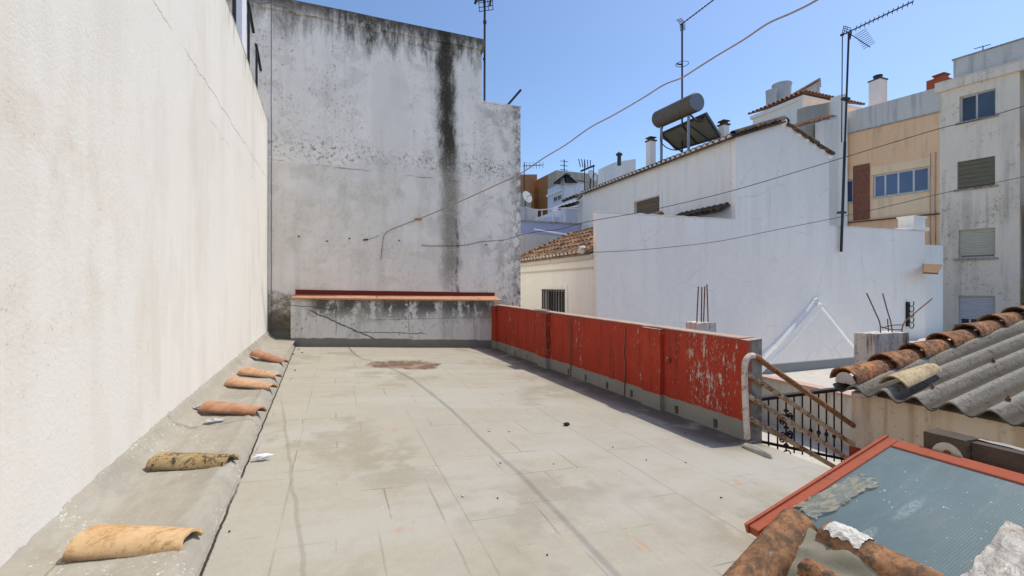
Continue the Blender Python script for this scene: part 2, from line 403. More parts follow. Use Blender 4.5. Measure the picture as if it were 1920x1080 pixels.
def m_lowwall():
    t = T('low_wall_plaster'); x, y, z = t.pos(); v = t.vec(x, y, z)
    md = t.noise(v, 2.0, 6, .66); fi = t.noise(v, 13, 6, .75); bl = t.noise(t.vec(x * 2.0, 0, z * .8), 1.6, 5, .62); big = t.noise(v, .7, 3)
    c = t.mul((.70, .655, .58), md * .25 + fi * .1 + .80)
    c = t.mix(big.ss(.45, .6) * .4, c, (.72, .685, .64))
    top = 1.13 - x * .028
    up = (z - top + .62).ss(-.12, .5)
    blk = (bl + (fi - .5) * .55 + up * .10).ss(.46, .60) * up.mx(.10) * x.ss(-.75, -.35)
    c = t.mix(blk * .93, c, (.062, .055, .042))
    c = t.mix((z - top).ss(-.14, -.02) * md.ss(.36, .55) * .75, c, (.17, .14, .10))
    c = t.mix(fi.ss(.54, .64) * md.ss(.42, .56) * .7, c, (.15, .13, .10))
    c = t.mix(t.noise(t.vec(x * 2.6, 0, z * .5), 1.3, 5, .7).ss(.50, .62) * .45, c, (.40, .36, .30))
    w = t.noise(t.vec(x, 0, z), 3.2, 6, .7) - .5
    d1 = (z - .80 + (x + .45) * .50 - w * .14).abs().ss(.030, .006) * x.ss(-.62, -.5) * x.ss(1.3, .9)
    d1b = (z - .30 - w * .16 + (x - .9) * .06).abs().ss(.014, .004) * x.ss(.4, .6) * x.ss(2.2, 1.9)
    vg = ((x * 1.9 + w * .25).sin()).abs().ss(.030, .008) * z.ss(.18, .4)
    hz = (z - .60 - w * .06).abs().ss(.012, .004) * x.ss(.6, .9)
    t5 = (z - .98 - w * .14 + (x + .9) * .12).abs().ss(.012, .004) * x.ss(.1, -.1)
    cr = d1.mx(d1b).mx(vg * .6).mx(hz * .55).mx(t5)
    c = t.mix(cr * .9, c, (.085, .07, .05))
    fl = z - x * FS; ft = (fl + (md - .5) * .07 + (bl - .5) * .05).ss(.215, .185)
    c = t.mix(ft, c, t.mul((.21, .195, .165), md * .5 + .7))
    return t.fin(c, .92, fi * .5 + md * .5 - cr * 1.2 + ft * .3, .012, .55, spec=.12)

def m_red():
    t = T('red_wall_paint'); x, y, z = t.pos(); v = t.vec(x, y, z); nx, ny, nzz = t.nrm()
    md = t.noise(v, 2.2, 5, .65); fi = t.noise(v, 20, 5, .7); st = t.noise(t.vec(x, y * 7, z * .6), 1.0, 5, .7)
    c = t.mul((.41, .044, .020), md * .40 + st * .50 + .55)
    c = t.mix(st.ss(.48, .64) * .66, c, (.17, .028, .016))
    c = t.mix(md.ss(.55, .70) * .35, c, (.46, .085, .035))
    # paint scaled off in vertical flakes, worst at the near end
    dens = y.ss(5.4, 3.9) * .060 + t.noise(t.vec(x, y * 1.4, 0), 1.3, 3).ss(.48, .62) * .060 + (y - 4.08).abs().ss(.45, .0) * .05
    fk = t.noise(t.vec(x, y * 4.5, z * 1.5), 3.0, 9, .80) + dens * 1.05
    fk2 = t.noise(t.vec(x, y * 9, z * 1.6), 3.0, 6, .7)
    pe = (fk.ss(.650, .672) * (fk2 + dens).ss(.46, .54)).mx(fk.ss(.74, .755)) * z.ss(-.06, .1)
    c = t.mix(pe * .95, c, t.mul((.62, .56, .48), fi * .5 + .7))
    sm = (t.noise(t.vec(x, y * 1.4, z * .8), 26, 6, .78) + dens * .9 + (st - .5) * .3).ss(.68, .71)
    c = t.mix(sm * .8, c, (.58, .48, .38))
    # bare cement skirt
    fl = z - x * FS
    sk = (fl + (t.noise(t.vec(y, 0, 0), 4, 5, .7) - .5) * .07 + (fi - .5) * .03).ss(.205, .195)
    c = t.mix(sk, c, t.mul((.30, .275, .235), md * .5 + fi * .3 + .55))
    # broken near end: bare cement with traces of paint
    en = ny.ss(-.6, -.8) * (y.ss(3.56, 3.53))
    cem = t.mix(md.ss(.45, .62), t.mul((.34, .30, .245), fi * .8 + .6), (.15, .13, .105))
    cem = t.mix((x + (md - .5) * .12).ss(4.06, 4.03) * .8, cem, (.36, .07, .035))
    c = t.mix(en, c, cem)
    c = t.mix((fl - 1.06 - (md - .5) * .12).ss(-.05, .02) * fi.ss(.40, .55) * .6 * (1.0 - en), c, (.16, .075, .05))
    top = nzz.ss(.6, .8)
    c = t.mix(top, c, t.mix(md.ss(.42, .6), (.50, .33, .26), (.42, .38, .33)))
    return t.fin(c, .8, fi * .4 + md * .5 - pe * .5 - sk * .2, .010, .5, spec=.25)

def m_tile(name, c1, c2, lich=0.0, dark=0.0, white=0.0, edge=.4, lichcol=(.055, .048, .036)):
    t = T(name); x, y, z = t.obj(); r = t.rnd(); v = t.vec(x + r * 37.0, y + r * 11.0, z)
    n = t.noise(v, 6.0, 6, .68); f = t.noise(v, 38, 5, .75); w = t.noise(v, 15, 7, .76)
    c = t.mix(n.ss(.40, .60), c1, c2)
    c = t.mul(c, f * .55 + w * .35 + r * .16 + .47)
    if edge: c = t.mix(t.noise(t.vec(x * 2, y * 8, z + r * 9), 2.5, 5, .7).ss(.55, .68) * edge, c, (.17, .085, .045))
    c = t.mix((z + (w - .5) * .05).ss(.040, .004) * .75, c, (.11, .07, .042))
    if dark: c = t.mix(w.ss(.50 - dark * .14, .60) * dark, c, (.10, .068, .044))
    if lich: c = t.mix((f * .5 + w * .5).ss(.50, .545) * lich * n.ss(.30, .52), c, lichcol)
    c = t.mix(t.noise(v, 8, 7, .8).ss(.58, .66) * .55, c, (.10, .065, .04))
    if white: c = t.mix(t.noise(v, 16, 5, .7).ss(.60, .66) * white, c, (.55, .53, .47))
    return t.fin(c, .88, f * .6 + n * .6, .008, .6, spec=.2)

def m_rust(name, paint, amt):
    t = T(name); x, y, z = t.pos(); v = t.vec(x, y, z); n = t.noise(v, 4.5, 7, .72); f = t.noise(v, 50, 5, .7)
    rust = t.mix(f.ss(.38, .62), (.095, .038, .016), (.30, .125, .045))
    c = t.mix((n * .65 + f * .35).ss(.66 - amt * .4, .84 - amt * .4) * .85, rust, paint) if amt < 1 else rust
    return t.fin(c, .8, f, .004, .6, spec=.3)

def m_fibro():
    t = T('fibre_cement'); x, y, z = t.pos(); v = t.vec(x, y, z)
    n = t.noise(t.vec(x * .7, y * 2.5, z), 1.6, 5, .6); f = t.noise(v, 46, 5, .75); g = t.noise(v, 17, 5, .7)
    c = t.mul((.20, .178, .145), n * .8 + .58)
    wv = (y * (2 * pi / .285) + (pi / 2 - 3.37 * 2 * pi / .285)).sin()
    c = t.mix(f.ss(.52, .62) * .60 * wv.ss(-.9, .5), c, (.40, .37, .315))
    c = t.mix((wv + (n - .5) * 1.2).ss(.10, -.75) * .72, c, (.075, .064, .05))
    c = t.mix((wv + (g - .5) * .8).ss(.55, 1.0) * .40, c, (.42, .39, .335)); c = t.mix(g.ss(.53, .62) * .6, c, (.062, .052, .038))
    c = t.mix(t.noise(v, 30, 4, .7).ss(.66, .70) * .5, c, (.33, .24, .12))
    return t.fin(c, .95, f * .7 + g * .5, .010, .7, spec=.1)

def m_glass():
    t = T('ribbed_glass'); x, y, z = t.pos(); v = t.vec(x, y, z)
    # ribs run down the slope, crossed by fine wire
    rib = (y * 560.0).sin(); rb2 = (x * 300.0).sin()
    n = t.noise(v, 2.2, 5, .6); f = t.noise(v, 55, 4, .7); du = t.noise(t.vec(x * .7, y * 1.8, 0), 3.0, 5, .65)
    c = t.mul((.105, .155, .165), n * .6 + .70)
    c = t.mix(rib.ss(-.2, .9) * .08, c, (.19, .25, .26))
    c = t.mix(du.ss(.46, .64) * .45, c, (.145, .185, .185))
    c = t.mix(t.noise(t.vec(x * .4, y * 3, 0), 4.0, 6, .75).ss(.52, .66) * .35, c, (.20, .225, .21))
    c = t.mix(f.ss(.66, .70) * n.ss(.42, .55), c, (.80, .82, .82))  # sparkle on the glass painted in as white specks
    e1 = ((x - 2.72) * (x - 2.72) * 14 + (y - 1.42) * (y - 1.42) * 260 + (f - .5) * .6).ss(.35, .05)
    e2 = ((x - 2.42) * (x - 2.42) * 30 + (y - 1.44) * (y - 1.44) * 300 + (f - .5) * .6).ss(.3, .05)
    c = t.mix(e1.mx(e2) * f.ss(.35, .6) * .40, c, (.42, .46, .46))
    return t.fin(c, n * .2 + .40, rib * .3 + f * .5 + n * .3, .0008, .5, spec=.30)

def m_film():
    t = T('old_plastic_film'); x, y, z = t.pos(); v = t.vec(x, y, z)
    n = t.noise(v, 9, 6, .7, 1.5); f = t.noise(t.vec(x * 1.5, y * 3, z), 6, 5, .62, 1.5)
    c = t.mix(f.ss(.46, .62), (.34, .34, .27), (.44, .37, .24))
    m = t.fin(c, .45, n + f, .010, .8, spec=.4)
    tr = t.nt.nodes.new('ShaderNodeBsdfTransparent'); mx = t.nt.nodes.new('ShaderNodeMixShader')
    t.put(f.ss(.42, .62) * .25 + n.ss(.5, .7) * .12 + .42, mx.inputs[0]); t.nt.links.new(tr.outputs[0], mx.inputs[1]); t.nt.links.new(t.b.outputs[0], mx.inputs[2])
    t.nt.links.new(mx.outputs[0], t.out.inputs[0])
    return m
def m_foil():
    t = T('wrinkled_foil'); x, y, z = t.pos(); v = t.vec(x, y, z)
    n = t.noise(v, 13, 5, .6, 1.2); f = t.noise(v, 50, 4, .6); b = t.noise(v, 4, 4)
    c = t.mix(b.ss(.50, .60), (.40, .375, .33), (.30, .225, .145))
    c = t.mix(n.ss(.50, .60) * .4, c, (.30, .25, .18))
    return t.fin(c, .5, n + f * .2, .020, .9, metal=.15, spec=.4)
def m_shutter(name, col, pitch, ax='z'):
    t = T(name); x, y, z = t.pos(); v = t.vec(x, y, z)
    s = (z * (2 * pi / pitch)).sin(); n = t.noise(t.vec(x * 2, y * 2, z * 6), 1.5, 4)
    c = t.mul(col, n * .35 + s * .10 + .80)
    return t.fin(c, .6, s, .02, .6, spec=.3)
def m_pane(name, col=(.03, .04, .05)):
    t = T(name); x, y, z = t.pos(); n = t.noise(t.vec(x, y, z), .8, 3)
    return t.fin(t.mul(col, n + .5), .06, None, spec=.8)
def m_brick():
    t = T('facing_brick'); x, y, z = t.pos(); v = t.vec(y, z, 0)
    j = t.brick(v, 1.0, .24, .075, .012); n = t.noise(t.vec(x, y, z), 7, 5, .7)
    c = t.mix(j, t.mix(n.ss(.35, .65), (.20, .055, .03), (.34, .11, .055)), (.20, .13, .095))
    return t.fin(c, .9, n - j, .01, .6)
def m_rooftile(name='roof_tiles_far', c1=(.30, .19, .12), c2=(.15, .095, .06), dk=.75):
    t = T(name); x, y, z = t.pos(); v = t.vec(x, y, z); f = t.noise(v, 9, 5, .7); n = t.noise(v, 3.3, 5, .65); q = t.noise(v, 24, 4, .7)
    c = t.mix(n.ss(.36, .62), c1, c2); c = t.mul(c, q * .7 + .65)
    c = t.mix(f.ss(.50, .60) * dk, c, (.045, .036, .028)); c = t.mix(q.ss(.60, .68) * .5, c, (.42, .34, .25))
    return t.fin(c, .92, f + q, .012, .6, spec=.1)

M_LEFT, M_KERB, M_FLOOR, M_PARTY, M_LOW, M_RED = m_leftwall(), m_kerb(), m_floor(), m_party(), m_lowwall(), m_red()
M_SALMON = m_wash('terracotta_coping', (.56, .285, .165), (.22, .13, .09), .5, .3, 2.0)
M_FLASH = m_wash('oxide_red_flashing', (.175, .030, .018), (.08, .03, .02), .4, .3, 2.0)
M_TOPRED = m_wash('worn_pink_coping', (.50, .34, .27), (.36, .33, .29), .8, .5, 2.5, mould=.4)
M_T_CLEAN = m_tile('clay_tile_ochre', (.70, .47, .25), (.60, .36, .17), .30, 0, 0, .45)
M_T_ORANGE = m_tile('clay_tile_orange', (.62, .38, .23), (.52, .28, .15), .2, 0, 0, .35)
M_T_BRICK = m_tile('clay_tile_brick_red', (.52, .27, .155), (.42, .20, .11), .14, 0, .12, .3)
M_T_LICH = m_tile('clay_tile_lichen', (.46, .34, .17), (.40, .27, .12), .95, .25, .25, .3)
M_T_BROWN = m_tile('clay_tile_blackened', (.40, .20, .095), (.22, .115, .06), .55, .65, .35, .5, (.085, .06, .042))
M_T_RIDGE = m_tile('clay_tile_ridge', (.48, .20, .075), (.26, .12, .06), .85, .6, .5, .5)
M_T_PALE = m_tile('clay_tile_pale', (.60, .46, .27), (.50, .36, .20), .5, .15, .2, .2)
M_WHITEMORTAR = m_plain('white_mortar', (.70, .67, .61), .95, .3, 14, bump=.8, bd=.01)
M_MORTAR = m_plain('cement_lump', (.40, .37, .32), .95, .25, 9, bump=.8, bd=.01)
M_RUST = m_rust('rusty_tube', (.38, .19, .085), .6)
M_RUSTP = m_rust('flaking_cream_tube', (.62, .46, .29), .66)
M_RUSTW = m_rust('white_tube_rust_spots', (.74, .66, .56), .78)
M_BAR = m_rust('rebar_steel', (.05, .035, .03), .4)
M_IRON = m_plain('black_iron', (.016, .014, .014), .5, .3, 12)
M_CORD = m_plain('dirty_cord', (.22, .12, .08), .9)
M_SHED = m_wash('shed_cream_plaster', (.70, .60, .455), (.44, .31, .18), .7, .7, 1.6, tint=(.60, .50, .37), mould=.25)
M_SHEDRED = m_wash('shed_red_base', (.30, .065, .035), (.15, .05, .03), .4, .3, 2.0)
M_FIBRO, M_GLASS, M_FILM, M_FOIL = m_fibro(), m_glass(), m_film(), m_foil()
M_FRAME = m_wash('skylight_red_paint', (.40, .110, .062), (.20, .085, .06), .8, .6, 5.0, bump=.3)
M_WOOD = m_plain('weathered_beam', (.10, .075, .055), .9, .5, 10, bump=.8, bd=.01)
M_WOODTOP = m_plain('sunlit_timber_tone', (.40, .38, .34), .9, .35, 12, bump=.6)
M_DISC = m_plain('cream_disc', (.62, .56, .44), .8, .25, 8)
M_CLOTH = m_plain('greenish_rag', (.25, .235, .175), .9, .3, 6)
M_PAPER = m_plain('white_paper', (.80, .80, .80), .8, .06, 8)
M_STONE = m_plain('dark_stone', (.035, .028, .022), .95, .3, 20)
M_RAG = m_plain('grey_white_mortar_blob', (.52, .51, .49), .95, .2, 20, bump=.8, bd=.01)
M_WHITE = m_wash('whitewash_shaded', (.95, .875, .785), (.66, .61, .55), .35, .20, .7, bump=.45, crack=.42, low=(-.95, (.27, .265, .255)))
M_CREAMW = m_wash('whitewash_street', (.92, .88, .80), (.66, .62, .52), .15, .15, .8, bump=.2)
M_UPW = m_wash('whitewash_upper', (.86, .82, .75), (.58, .55, .50), .2, .25, .8, bump=.2)
M_BLUEW = m_wash('whitewash_bluish', (.74, .75, .80), (.45, .45, .5), .2, .3, .8, bump=.2)
M_LILAC = m_wash('lilac_parapet', (.46, .48, .66), (.34, .34, .42), .3, .4, .8, bump=.2)
M_OCHRE = m_wash('ochre_render', (.42, .215, .085), (.25, .13, .06), .2, .3, .6, bump=.2)
M_ORANGE = m_wash('orange_render', (.46, .22, .10), (.3, .15, .08), .2, .3, .6, bump=.2)
M_BEIGE = m_wash('beige_render', (.52, .45, .34), (.3, .26, .2), .3, .4, .6, bump=.2)
M_PEACH = m_wash('peach_render', (.92, .58, .33), (.42, .26, .16), .25, .35, .7, bump=.25)
M_PEACHL = m_wash('peach_light_band', (.93, .68, .43), (.45, .3, .2), .25, .3, .7, bump=.25)
M_GREYP = m_wash('grey_parapet', (.66, .61, .54), (.36, .35, .33), .4, .6, .9, bump=.25)
M_APT = m_wash('apartment_render', (.88, .76, .60), (.34, .30, .24), .6, .45, .6, bump=.3, tint=(.74, .61, .45), mould=.30)
M_STREAK = m_wash('streaked_column', (.70, .65, .56), (.16, .085, .04), .8, .95, 3.0, mould=.8)
M_CONCB = m_wash('weathered_board', (.40, .365, .31), (.26, .235, .20), .8, .4, 1.2)
M_CONC = m_wash('bare_concrete', (.42, .385, .33), (.15, .09, .05), .8, .8, 2.2, mould=.5)
M_TERR = m_wash('pale_terrace', (.58, .54, .47), (.38, .34, .29), .5, .3, 1.0)
M_PINK = m_wash('pink_tile_coping', (.58, .40, .33), (.4, .3, .25), .4, .3, 2.0)
M_NBR = m_wash('neighbour_cream_wall', (.66, .61, .51), (.42, .36, .28), .5, .6, 1.2)
M_ROOFT = m_rooftile('roof_tiles_far', (.40, .23, .13), (.17, .10, .06), .9); M_ROOFD = m_rooftile('roof_tiles_dark', (.20, .13, .085), (.10, .068, .046), .85)
M_ROOFC = m_rooftile('roof_tiles_clean', (.42, .25, .16), (.30, .17, .11), .45)
M_ALU = m_plain('white_aluminium', (.62, .62, .62), .5, .08, 3)
M_DKMET = m_plain('dark_metal', (.055, .055, .058), .5, .2, 6)
M_MAST = m_plain('antenna_dark', (.035, .030, .032), .55, .3, 8)
M_TANK = m_rust('solar_tank_paint', (.125, .135, .12), .76)
M_TANKEND = m_plain('solar_tank_end', (.20, .225, .255), .6, .15, 4)
M_PANELB = m_plain('solar_panel_back', (.20, .19, .145), .7, .2, 3)
M_GALV = m_plain('galvanised', (.30, .33, .36), .5, .2, 6)
M_PANE = m_pane('window_pane', (.025, .028, .032)); M_PANED = m_pane('window_pane_dusk', (.05, .062, .085)); M_PANEB = m_pane('window_pane_blue', (.075, .105, .18))
M_SH_OLIVE = m_shutter('olive_roller_blind', (.205, .180, .115), .06)
M_SH_CREAM = m_shutter('cream_roller_blind', (.62, .57, .44), .075)
M_SH_WHITE = m_shutter('white_roller_blind', (.66, .66, .65), .075)
M_SH_BROWN = m_shutter('brown_slat_blind', (.20, .145, .10), .06)
M_BRICK = m_brick(); M_CHIM = m_wash('red_chimney_brick', (.36, .10, .05), (.15, .06, .04), .5, .4, 2.0)
M_CABLE = m_plain('beige_cable', (.36, .27, .205), .7, .25, 3)
M_CABLEF = m_plain('frayed_cable_tape', (.55, .20, .13), .8, .3, 20)
M_WIRE = m_plain('black_wire', (.05, .045, .042), .6)
M_DISH = m_plain('pale_dish', (.50, .49, .46), .5, .1, 3)
M_WTANK = m_plain('fibre_water_tank', (.50, .50, .49), .8, .15, 3)
M_GROUND = m_wash('street_ground', (.17, .16, .15), (.1, .1, .1), .3, .2, .5)
M_GREEN = m_plain('green_awning', (.05, .16, .035), .8)
M_WOODB = m_plain('brown_board', (.21, .115, .05), .8, .3, 4)
# ================================================================== THE TERRACE
UL, VG, VL = -1.43, 11.5, 11.25            # left wall, stained party wall, low wall in front of it
def fz(u): return FS * u
def uD(v): return -.605 - (v - 2.55) * .029
def kA(v): return pl(v, [(-4, -.15), (0, .04), (3, .13), (3.57, .18), (4.9, .235), (6.56, .28), (11.25, .40)])
def kB(v): return pl(v, [(-4, -.02), (0, .045), (3.57, .07), (6.5, .135), (11.25, .225)])
def kuC(v): return uD(v) - pl(v, [(2.5, .07), (3.6, .075), (11, .08)])
def kzC(v): return fz(uD(v)) + pl(v, [(2.5, .095), (11, .125)])
def kz(u, v):
    c, b = kuC(v), -1.25
    return lerp(kB(v), kzC(v), (u - b) / (c - b)) if u > b else lerp(kA(v), kB(v), (u + 1.43) / .18)

# ---- floor: one sheet, gently uneven
g = G()
def ffn(i, j):
    u = lerp(-1.6, 4.1, i); v = lerp(-4.0, VL + .1, j)
    return V3((u, v, fz(u) + .008 * nz(u * .9, v * .9, 3) + .003 * nz(u * 4, v * 4, 9)))
g.grid(ffn, 90, 230)
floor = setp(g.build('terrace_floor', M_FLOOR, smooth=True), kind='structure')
g = G(); g.box(-1.6, 4.095, -4.0, VL + .1, -6.0, -.30)
setp(g.build('terrace_slab', M_NBR), kind='structure')

# ---- kerb of mortar along the left wall
g = G()
def kfn(i, j):
    v = lerp(-3.0, VL + .24, j); w = .022 * nz(v * 5.5, 1) + .018 * nz(v * 15, 2)
    P = [(UL + .002, kA(v) + w), (UL + .016, kA(v) + w - .006), (-1.345, lerp(kA(v), kB(v), .62)), (-1.25, kB(v)),
         (-1.05, lerp(kB(v), kzC(v), .35)), (-.85, lerp(kB(v), kzC(v), .72)), (kuC(v) - .045, kzC(v) + .004), (kuC(v), kzC(v) - .006),
         (kuC(v) + .028, kzC(v) - .034), (uD(v) - .006 + .010 * nz(v * 4, 7) + .006 * nz(v * 17, 4), fz(uD(v)) + .002), (uD(v) - .012, fz(uD(v)) - .06)]
    x = i * (len(P) - 1); k = min(int(x), len(P) - 2); u = lerp(P[k][0], P[k + 1][0], x - k); z = lerp(P[k][1], P[k + 1][1], x - k)
    if .25 < i < .85: z += .010 * nz(u * 3.3, v * 3.3, 5) + .004 * nz(u * 12, v * 12, 2)
    return V3((u, v, z))
g.grid(kfn, 40, 260)
setp(g.build('mortar_kerb', M_KERB, smooth=True, ang=60), kind='structure')

# ---- left building
lb = thing('white_building', (-4, 4, -6), 'tall cream building whose sunlit rough wall fills the whole left side', 'building')
g = G(); zt = lambda v: pl(v, [(-6, 5.42), (8, 5.42), (11.5, 5.14)])
vs = [-6, 0, 4, 8, 9.2, 10.4, VG - .003]
for a, b in zip(vs, vs[1:]):
    g.hexa([(UL - .25, a, -6), (UL, a, -6), (UL, b, -6), (UL - .25, b, -6), (UL - .25, a, zt(a)), (UL, a, zt(a)), (UL, b, zt(b)), (UL - .25, b, zt(b))])
g.build('wall', M_LEFT, lb)
g = G(); g.box(-7, UL - .253, -6, VG - .003, -5.9, 4.2); g.build('upper_terrace', M_TERR, lb)
g = G(); g.box(-7, -4.5, -6, VG - .003, 4.203, 8.2); g.build('penthouse', M_CREAMW, lb)
pp = thing('terrace_pillar', (-1.56, 9.17, 5.2), 'white square pillar rising above the top of the left wall', 'pillar')
g = G(); g.box(-1.61, -1.505, 8.97, 9.37, 5.0, 8.3); g.build('shaft', M_BLUEW, pp, bevel=.01)
g = G(); g.box(-1.63, -1.485, 8.95, 9.39, 8.303, 8.4); g.build('cap', M_BLUEW, pp)
rl = thing('terrace_railing', (-1.52, 9.9, 5.2), 'black iron railing posts standing on top of the left wall', 'railing')
for v, z1 in ((9.53, 6.55), (10.43, 6.22)):
    g = G(); g.tube([(-1.5, v, zt(v) - .05), (-1.5, v, z1)], .022); g.build('post', M_IRON, rl)
    g = G(); g.tube([(-1.5, v - .10, z1 + .04), (-1.49, v + .05, z1 - .04), (-1.47, v + .34, z1 - .30)], .026); g.build('handrail', M_IRON, rl)
g = G(); g.tube([(-1.56, 8.6, 5.3), (-1.56, 8.6, 8.3)], .03); g.build('post', M_IRON, rl)

# ---- stained party wall at the end of the terrace
gb = thing('stained_building', (0.5, VG, -6), 'grey stained windowless party wall with black mould closing the far end', 'building')
g = G()
g.wall((-5, VG, -6), (1, 0, 0), (0, 0, 1), (0, 1, 0), 8.6, 13.92, [], .2, 1.1, 1.3)
g.wall((3.6, VG, -6), (1, 0, 0), (0, 0, 1), (0, 1, 0), 1.116, 12.28, [], .2, 1.1, 1.3)
g.poly((3.6, VG, 6.28), (3.6, 19, 6.28), (3.6, 19, 7.92), (3.6, VG, 7.92))
g.poly((3.6, VG, 6.28), (4.716, VG, 6.28), (4.716, 19, 6.28), (3.6, 19, 6.28)); g.poly((-5, VG, 7.92), (3.6, VG, 7.92), (3.6, 19, 7.92), (-5, 19, 7.92))
g.poly((-5, VG, -6), (-5, VG, 7.92), (-5, 19, 7.92), (-5, 19, -6)); g.poly((-5, 19, -6), (-5, 19, 7.92), (3.6, 19, 7.92), (3.6, 19, -6)); g.poly((3.6, 19, -6), (3.6, 19, 6.28), (4.716, 19, 6.28), (4.716, 19, -6))
g.build('wall', M_PARTY, gb, fix=False)
g = G(); g.poly((4.716, VG, -6), (4.716, 19, -6), (4.716, 19, 6.28), (4.716, VG, 6.28)); g.build('flank', M_CREAMW, gb)  # unseen flank, whitened to bounce sunlight onto the street wall
g = G(); g.box(-5, 3.672, VG - .035, 19, 7.66, 7.95); g.build('cornice', M_PARTY, gb, cut=9, jit=.012, jsc=2.5)
g = G(); g.box(3.60, 4.735, VG - .012, VG + .25, 6.283, 6.33); g.build('coping', M_PARTY, gb, cut=5, jit=.01, jsc=3)
m1 = thing('television_antenna', (3.76, 11.75, 6.28), 'dark antenna mast standing on the step of the stained party wall', 'antenna')
def yagi(par, b, d, L, n, w0, w1, perp, refl=True, r=.011, mat=None):
    mat = mat or M_MAST; b, d, perp = V3(b), V3(d).normalized(), V3(perp).normalized()
    g = G(); g.tube([b - d * .12, b + d * L], r, 6); g.build('boom', mat, par)
    g = G()
    for i in range(n):
        p = b + d * (L * (.12 + .88 * i / max(1, n - 1))); w = lerp(w0, w1, i / max(1, n - 1))
        g = G(); g.tube([p - perp * w, p + perp * w], r * .55, 5); g.build('element', mat, par)
    if refl:
        g = G(); c = b + d * .02; side = d.cross(perp)
        for s in (-1, 1):
            e = c + (side * s * .9 - d * .35).normalized() * w0 * 2.4
            for k in (-1, -.33, .33, 1): g.tube([c + perp * k * w0 * 1.2, e + perp * k * w0 * 1.2], r * .5, 5)
            for k in (.45, .75, 1): g.tube([c.lerp(e, k) - perp * w0 * 1.3, c.lerp(e, k) + perp * w0 * 1.3], r * .5, 5)
        g.build('reflector', mat, par)
g = G(); g.tube([(3.76, 11.75, 6.2), (3.77, 11.75, 10.2)], .030); g.tube([(3.755, 11.75, 7.55), (3.755, 11.75, 7.60)], .04, 6); g.tube([(3.77, 11.75, 8.55), (3.77, 11.75, 8.62)], .05, 6); g.build('mast', M_MAST, m1)
yagi(m1, (3.77, 11.7, 9.28), (-.55, -.8, .12), 1.2, 9, .16, .12, (.75, -.5, 0), r=.02)
g = G(); g.tube([(3.77, 11.75, 9.2), (3.5, 11.6, 9.0)], .02, 6); g.tube([(3.93, 11.7, 9.35), (3.9, 11.7, 9.03)], .03, 6); g.tube([(3.55, 11.5, 9.35), (3.45, 11.6, 8.92)], .035, 6); g.build('bracket', M_MAST, m1)
g = G(); a = onV(951, 198, 11.85); b = onV(977, 168, 11.6); g.tube([a - (b - a) * .15, b], .032, 8)
setp(g.build('metal_pipe', M_MAST), 'short dark pipe leaning out from the party wall coping', 'pipe')

# ---- low wall with terracotta coping
lw = thing('low_wall', (1.4, VL, -.1), 'low mouldy white wall under a salmon coping at the party wall foot', 'wall')
uR = 3.846
g = G()
ztop = lambda u: 1.135 - (u + .945) * .0262
us = [lerp(-.945, uR, i / 14) for i in range(15)]
for a, b in zip(us, us[1:]):
    g.hexa([(a, VL, -.5), (b, VL, -.5), (b, VG - .003, -.5), (a, VG - .003, -.5), (a, VL, ztop(a)), (b, VL, ztop(b)), (b, VG - .003, ztop(b) + .03), (a, VG - .003, ztop(a) + .03)])
g.build('wall', M_LOW, lw, cut=2, jit=.006, jsc=2.2)
g = G(); e0, e1 = -.93, 4.06
zb0, zb1, zf0, zf1 = 1.212, 1.142, 1.155, 1.045
g.hexa([(e0, VL - .055, zf0 - .035), (e1, VL - .055, zf1 - .035), (e1 - .07, VG - .004, zb1 - .04), (e0 + .03, VG - .004, zb0 - .04),
        (e0, VL - .055, zf0), (e1, VL - .055, zf1), (e1 - .07, VG - .004, zb1), (e0 + .03, VG - .004, zb0)])
g.build('coping', M_SALMON, lw, cut=20, jit=.005, jsc=3)
g = G(); g.hexa([(e0 + .06, VG - .016, zb0 + .002), (e1 - .1, VG - .016, zb1 + .002), (e1 - .1, VG - .002, zb1 + .002), (e0 + .06, VG - .002, zb0 + .002),
        (e0 + .06, VG - .016, zb0 + .115), (e1 - .1, VG - .016, zb1 + .09), (e1 - .1, VG - .002, zb1 + .09), (e0 + .06, VG - .002, zb0 + .115)])
g.build('flashing', M_FLASH, lw, cut=20, jit=.004, jsc=5)

# ---- red parapet
rw = thing('red_parapet', (4, 7, -.3), 'peeling red painted parapet wall with drain holes along the right edge', 'wall')
V0, V1 = 3.51, VL - .003
uf = lambda v: lerp(4.0, 3.85, (v - V0) / (V1 - V0)); zr = lambda v: lerp(.836, .914, (v - V0) / (V1 - V0))
hv = [3.94, 4.55, 5.46, 6.07, 6.70, 7.29, 8.53, 9.13, 9.79, 10.4]
# wall face with real drain openings, sheared to the line of the wall
g = G(); Lw = V1 - V0; z0 = -.6
hol = []
for v in hv:
    s = v - V0; zf = fz(uf(v)) - z0
    hol.append((s - .032, s + .032, zf + .012, zf + .118 + .01 * nz(v * 9)))
g.wall((0, V0, z0), (0, 1, 0), (0, 0, 1), (1, 0, 0), Lw, 1.0, hol, .16, .16, .12)
def shear(p):
    s = (p.z - z0); v = p.y; z = p.z
    if s > .8: z = lerp(z0 + .8, zr(v), (s - .8) / .2)
    return V3((uf(v) + p.x + (.004 * nz(v * 3, p.z * 3) if p.x < .01 else 0), v, z))
g.v = [shear(p) for p in g.v]
n = 24
for i in range(n):
    a, b = lerp(V0, V1, i / n), lerp(V0, V1, (i + 1) / n)
    g.poly((uf(a), a, zr(a)), (uf(b), b, zr(b)), (uf(b) + .196, b, zr(b) + .01), (uf(a) + .196, a, zr(a) + .01))
    g.poly((uf(a) + .196, a, -6), (uf(b) + .196, b, -6), (uf(b) + .196, b, zr(b) + .01), (uf(a) + .196, a, zr(a) + .01))
    g.poly((uf(a) + .165, a, -6), (uf(b) + .165, b, -6), (uf(b) + .165, b, .8), (uf(a) + .165, a, .8))
endp = []
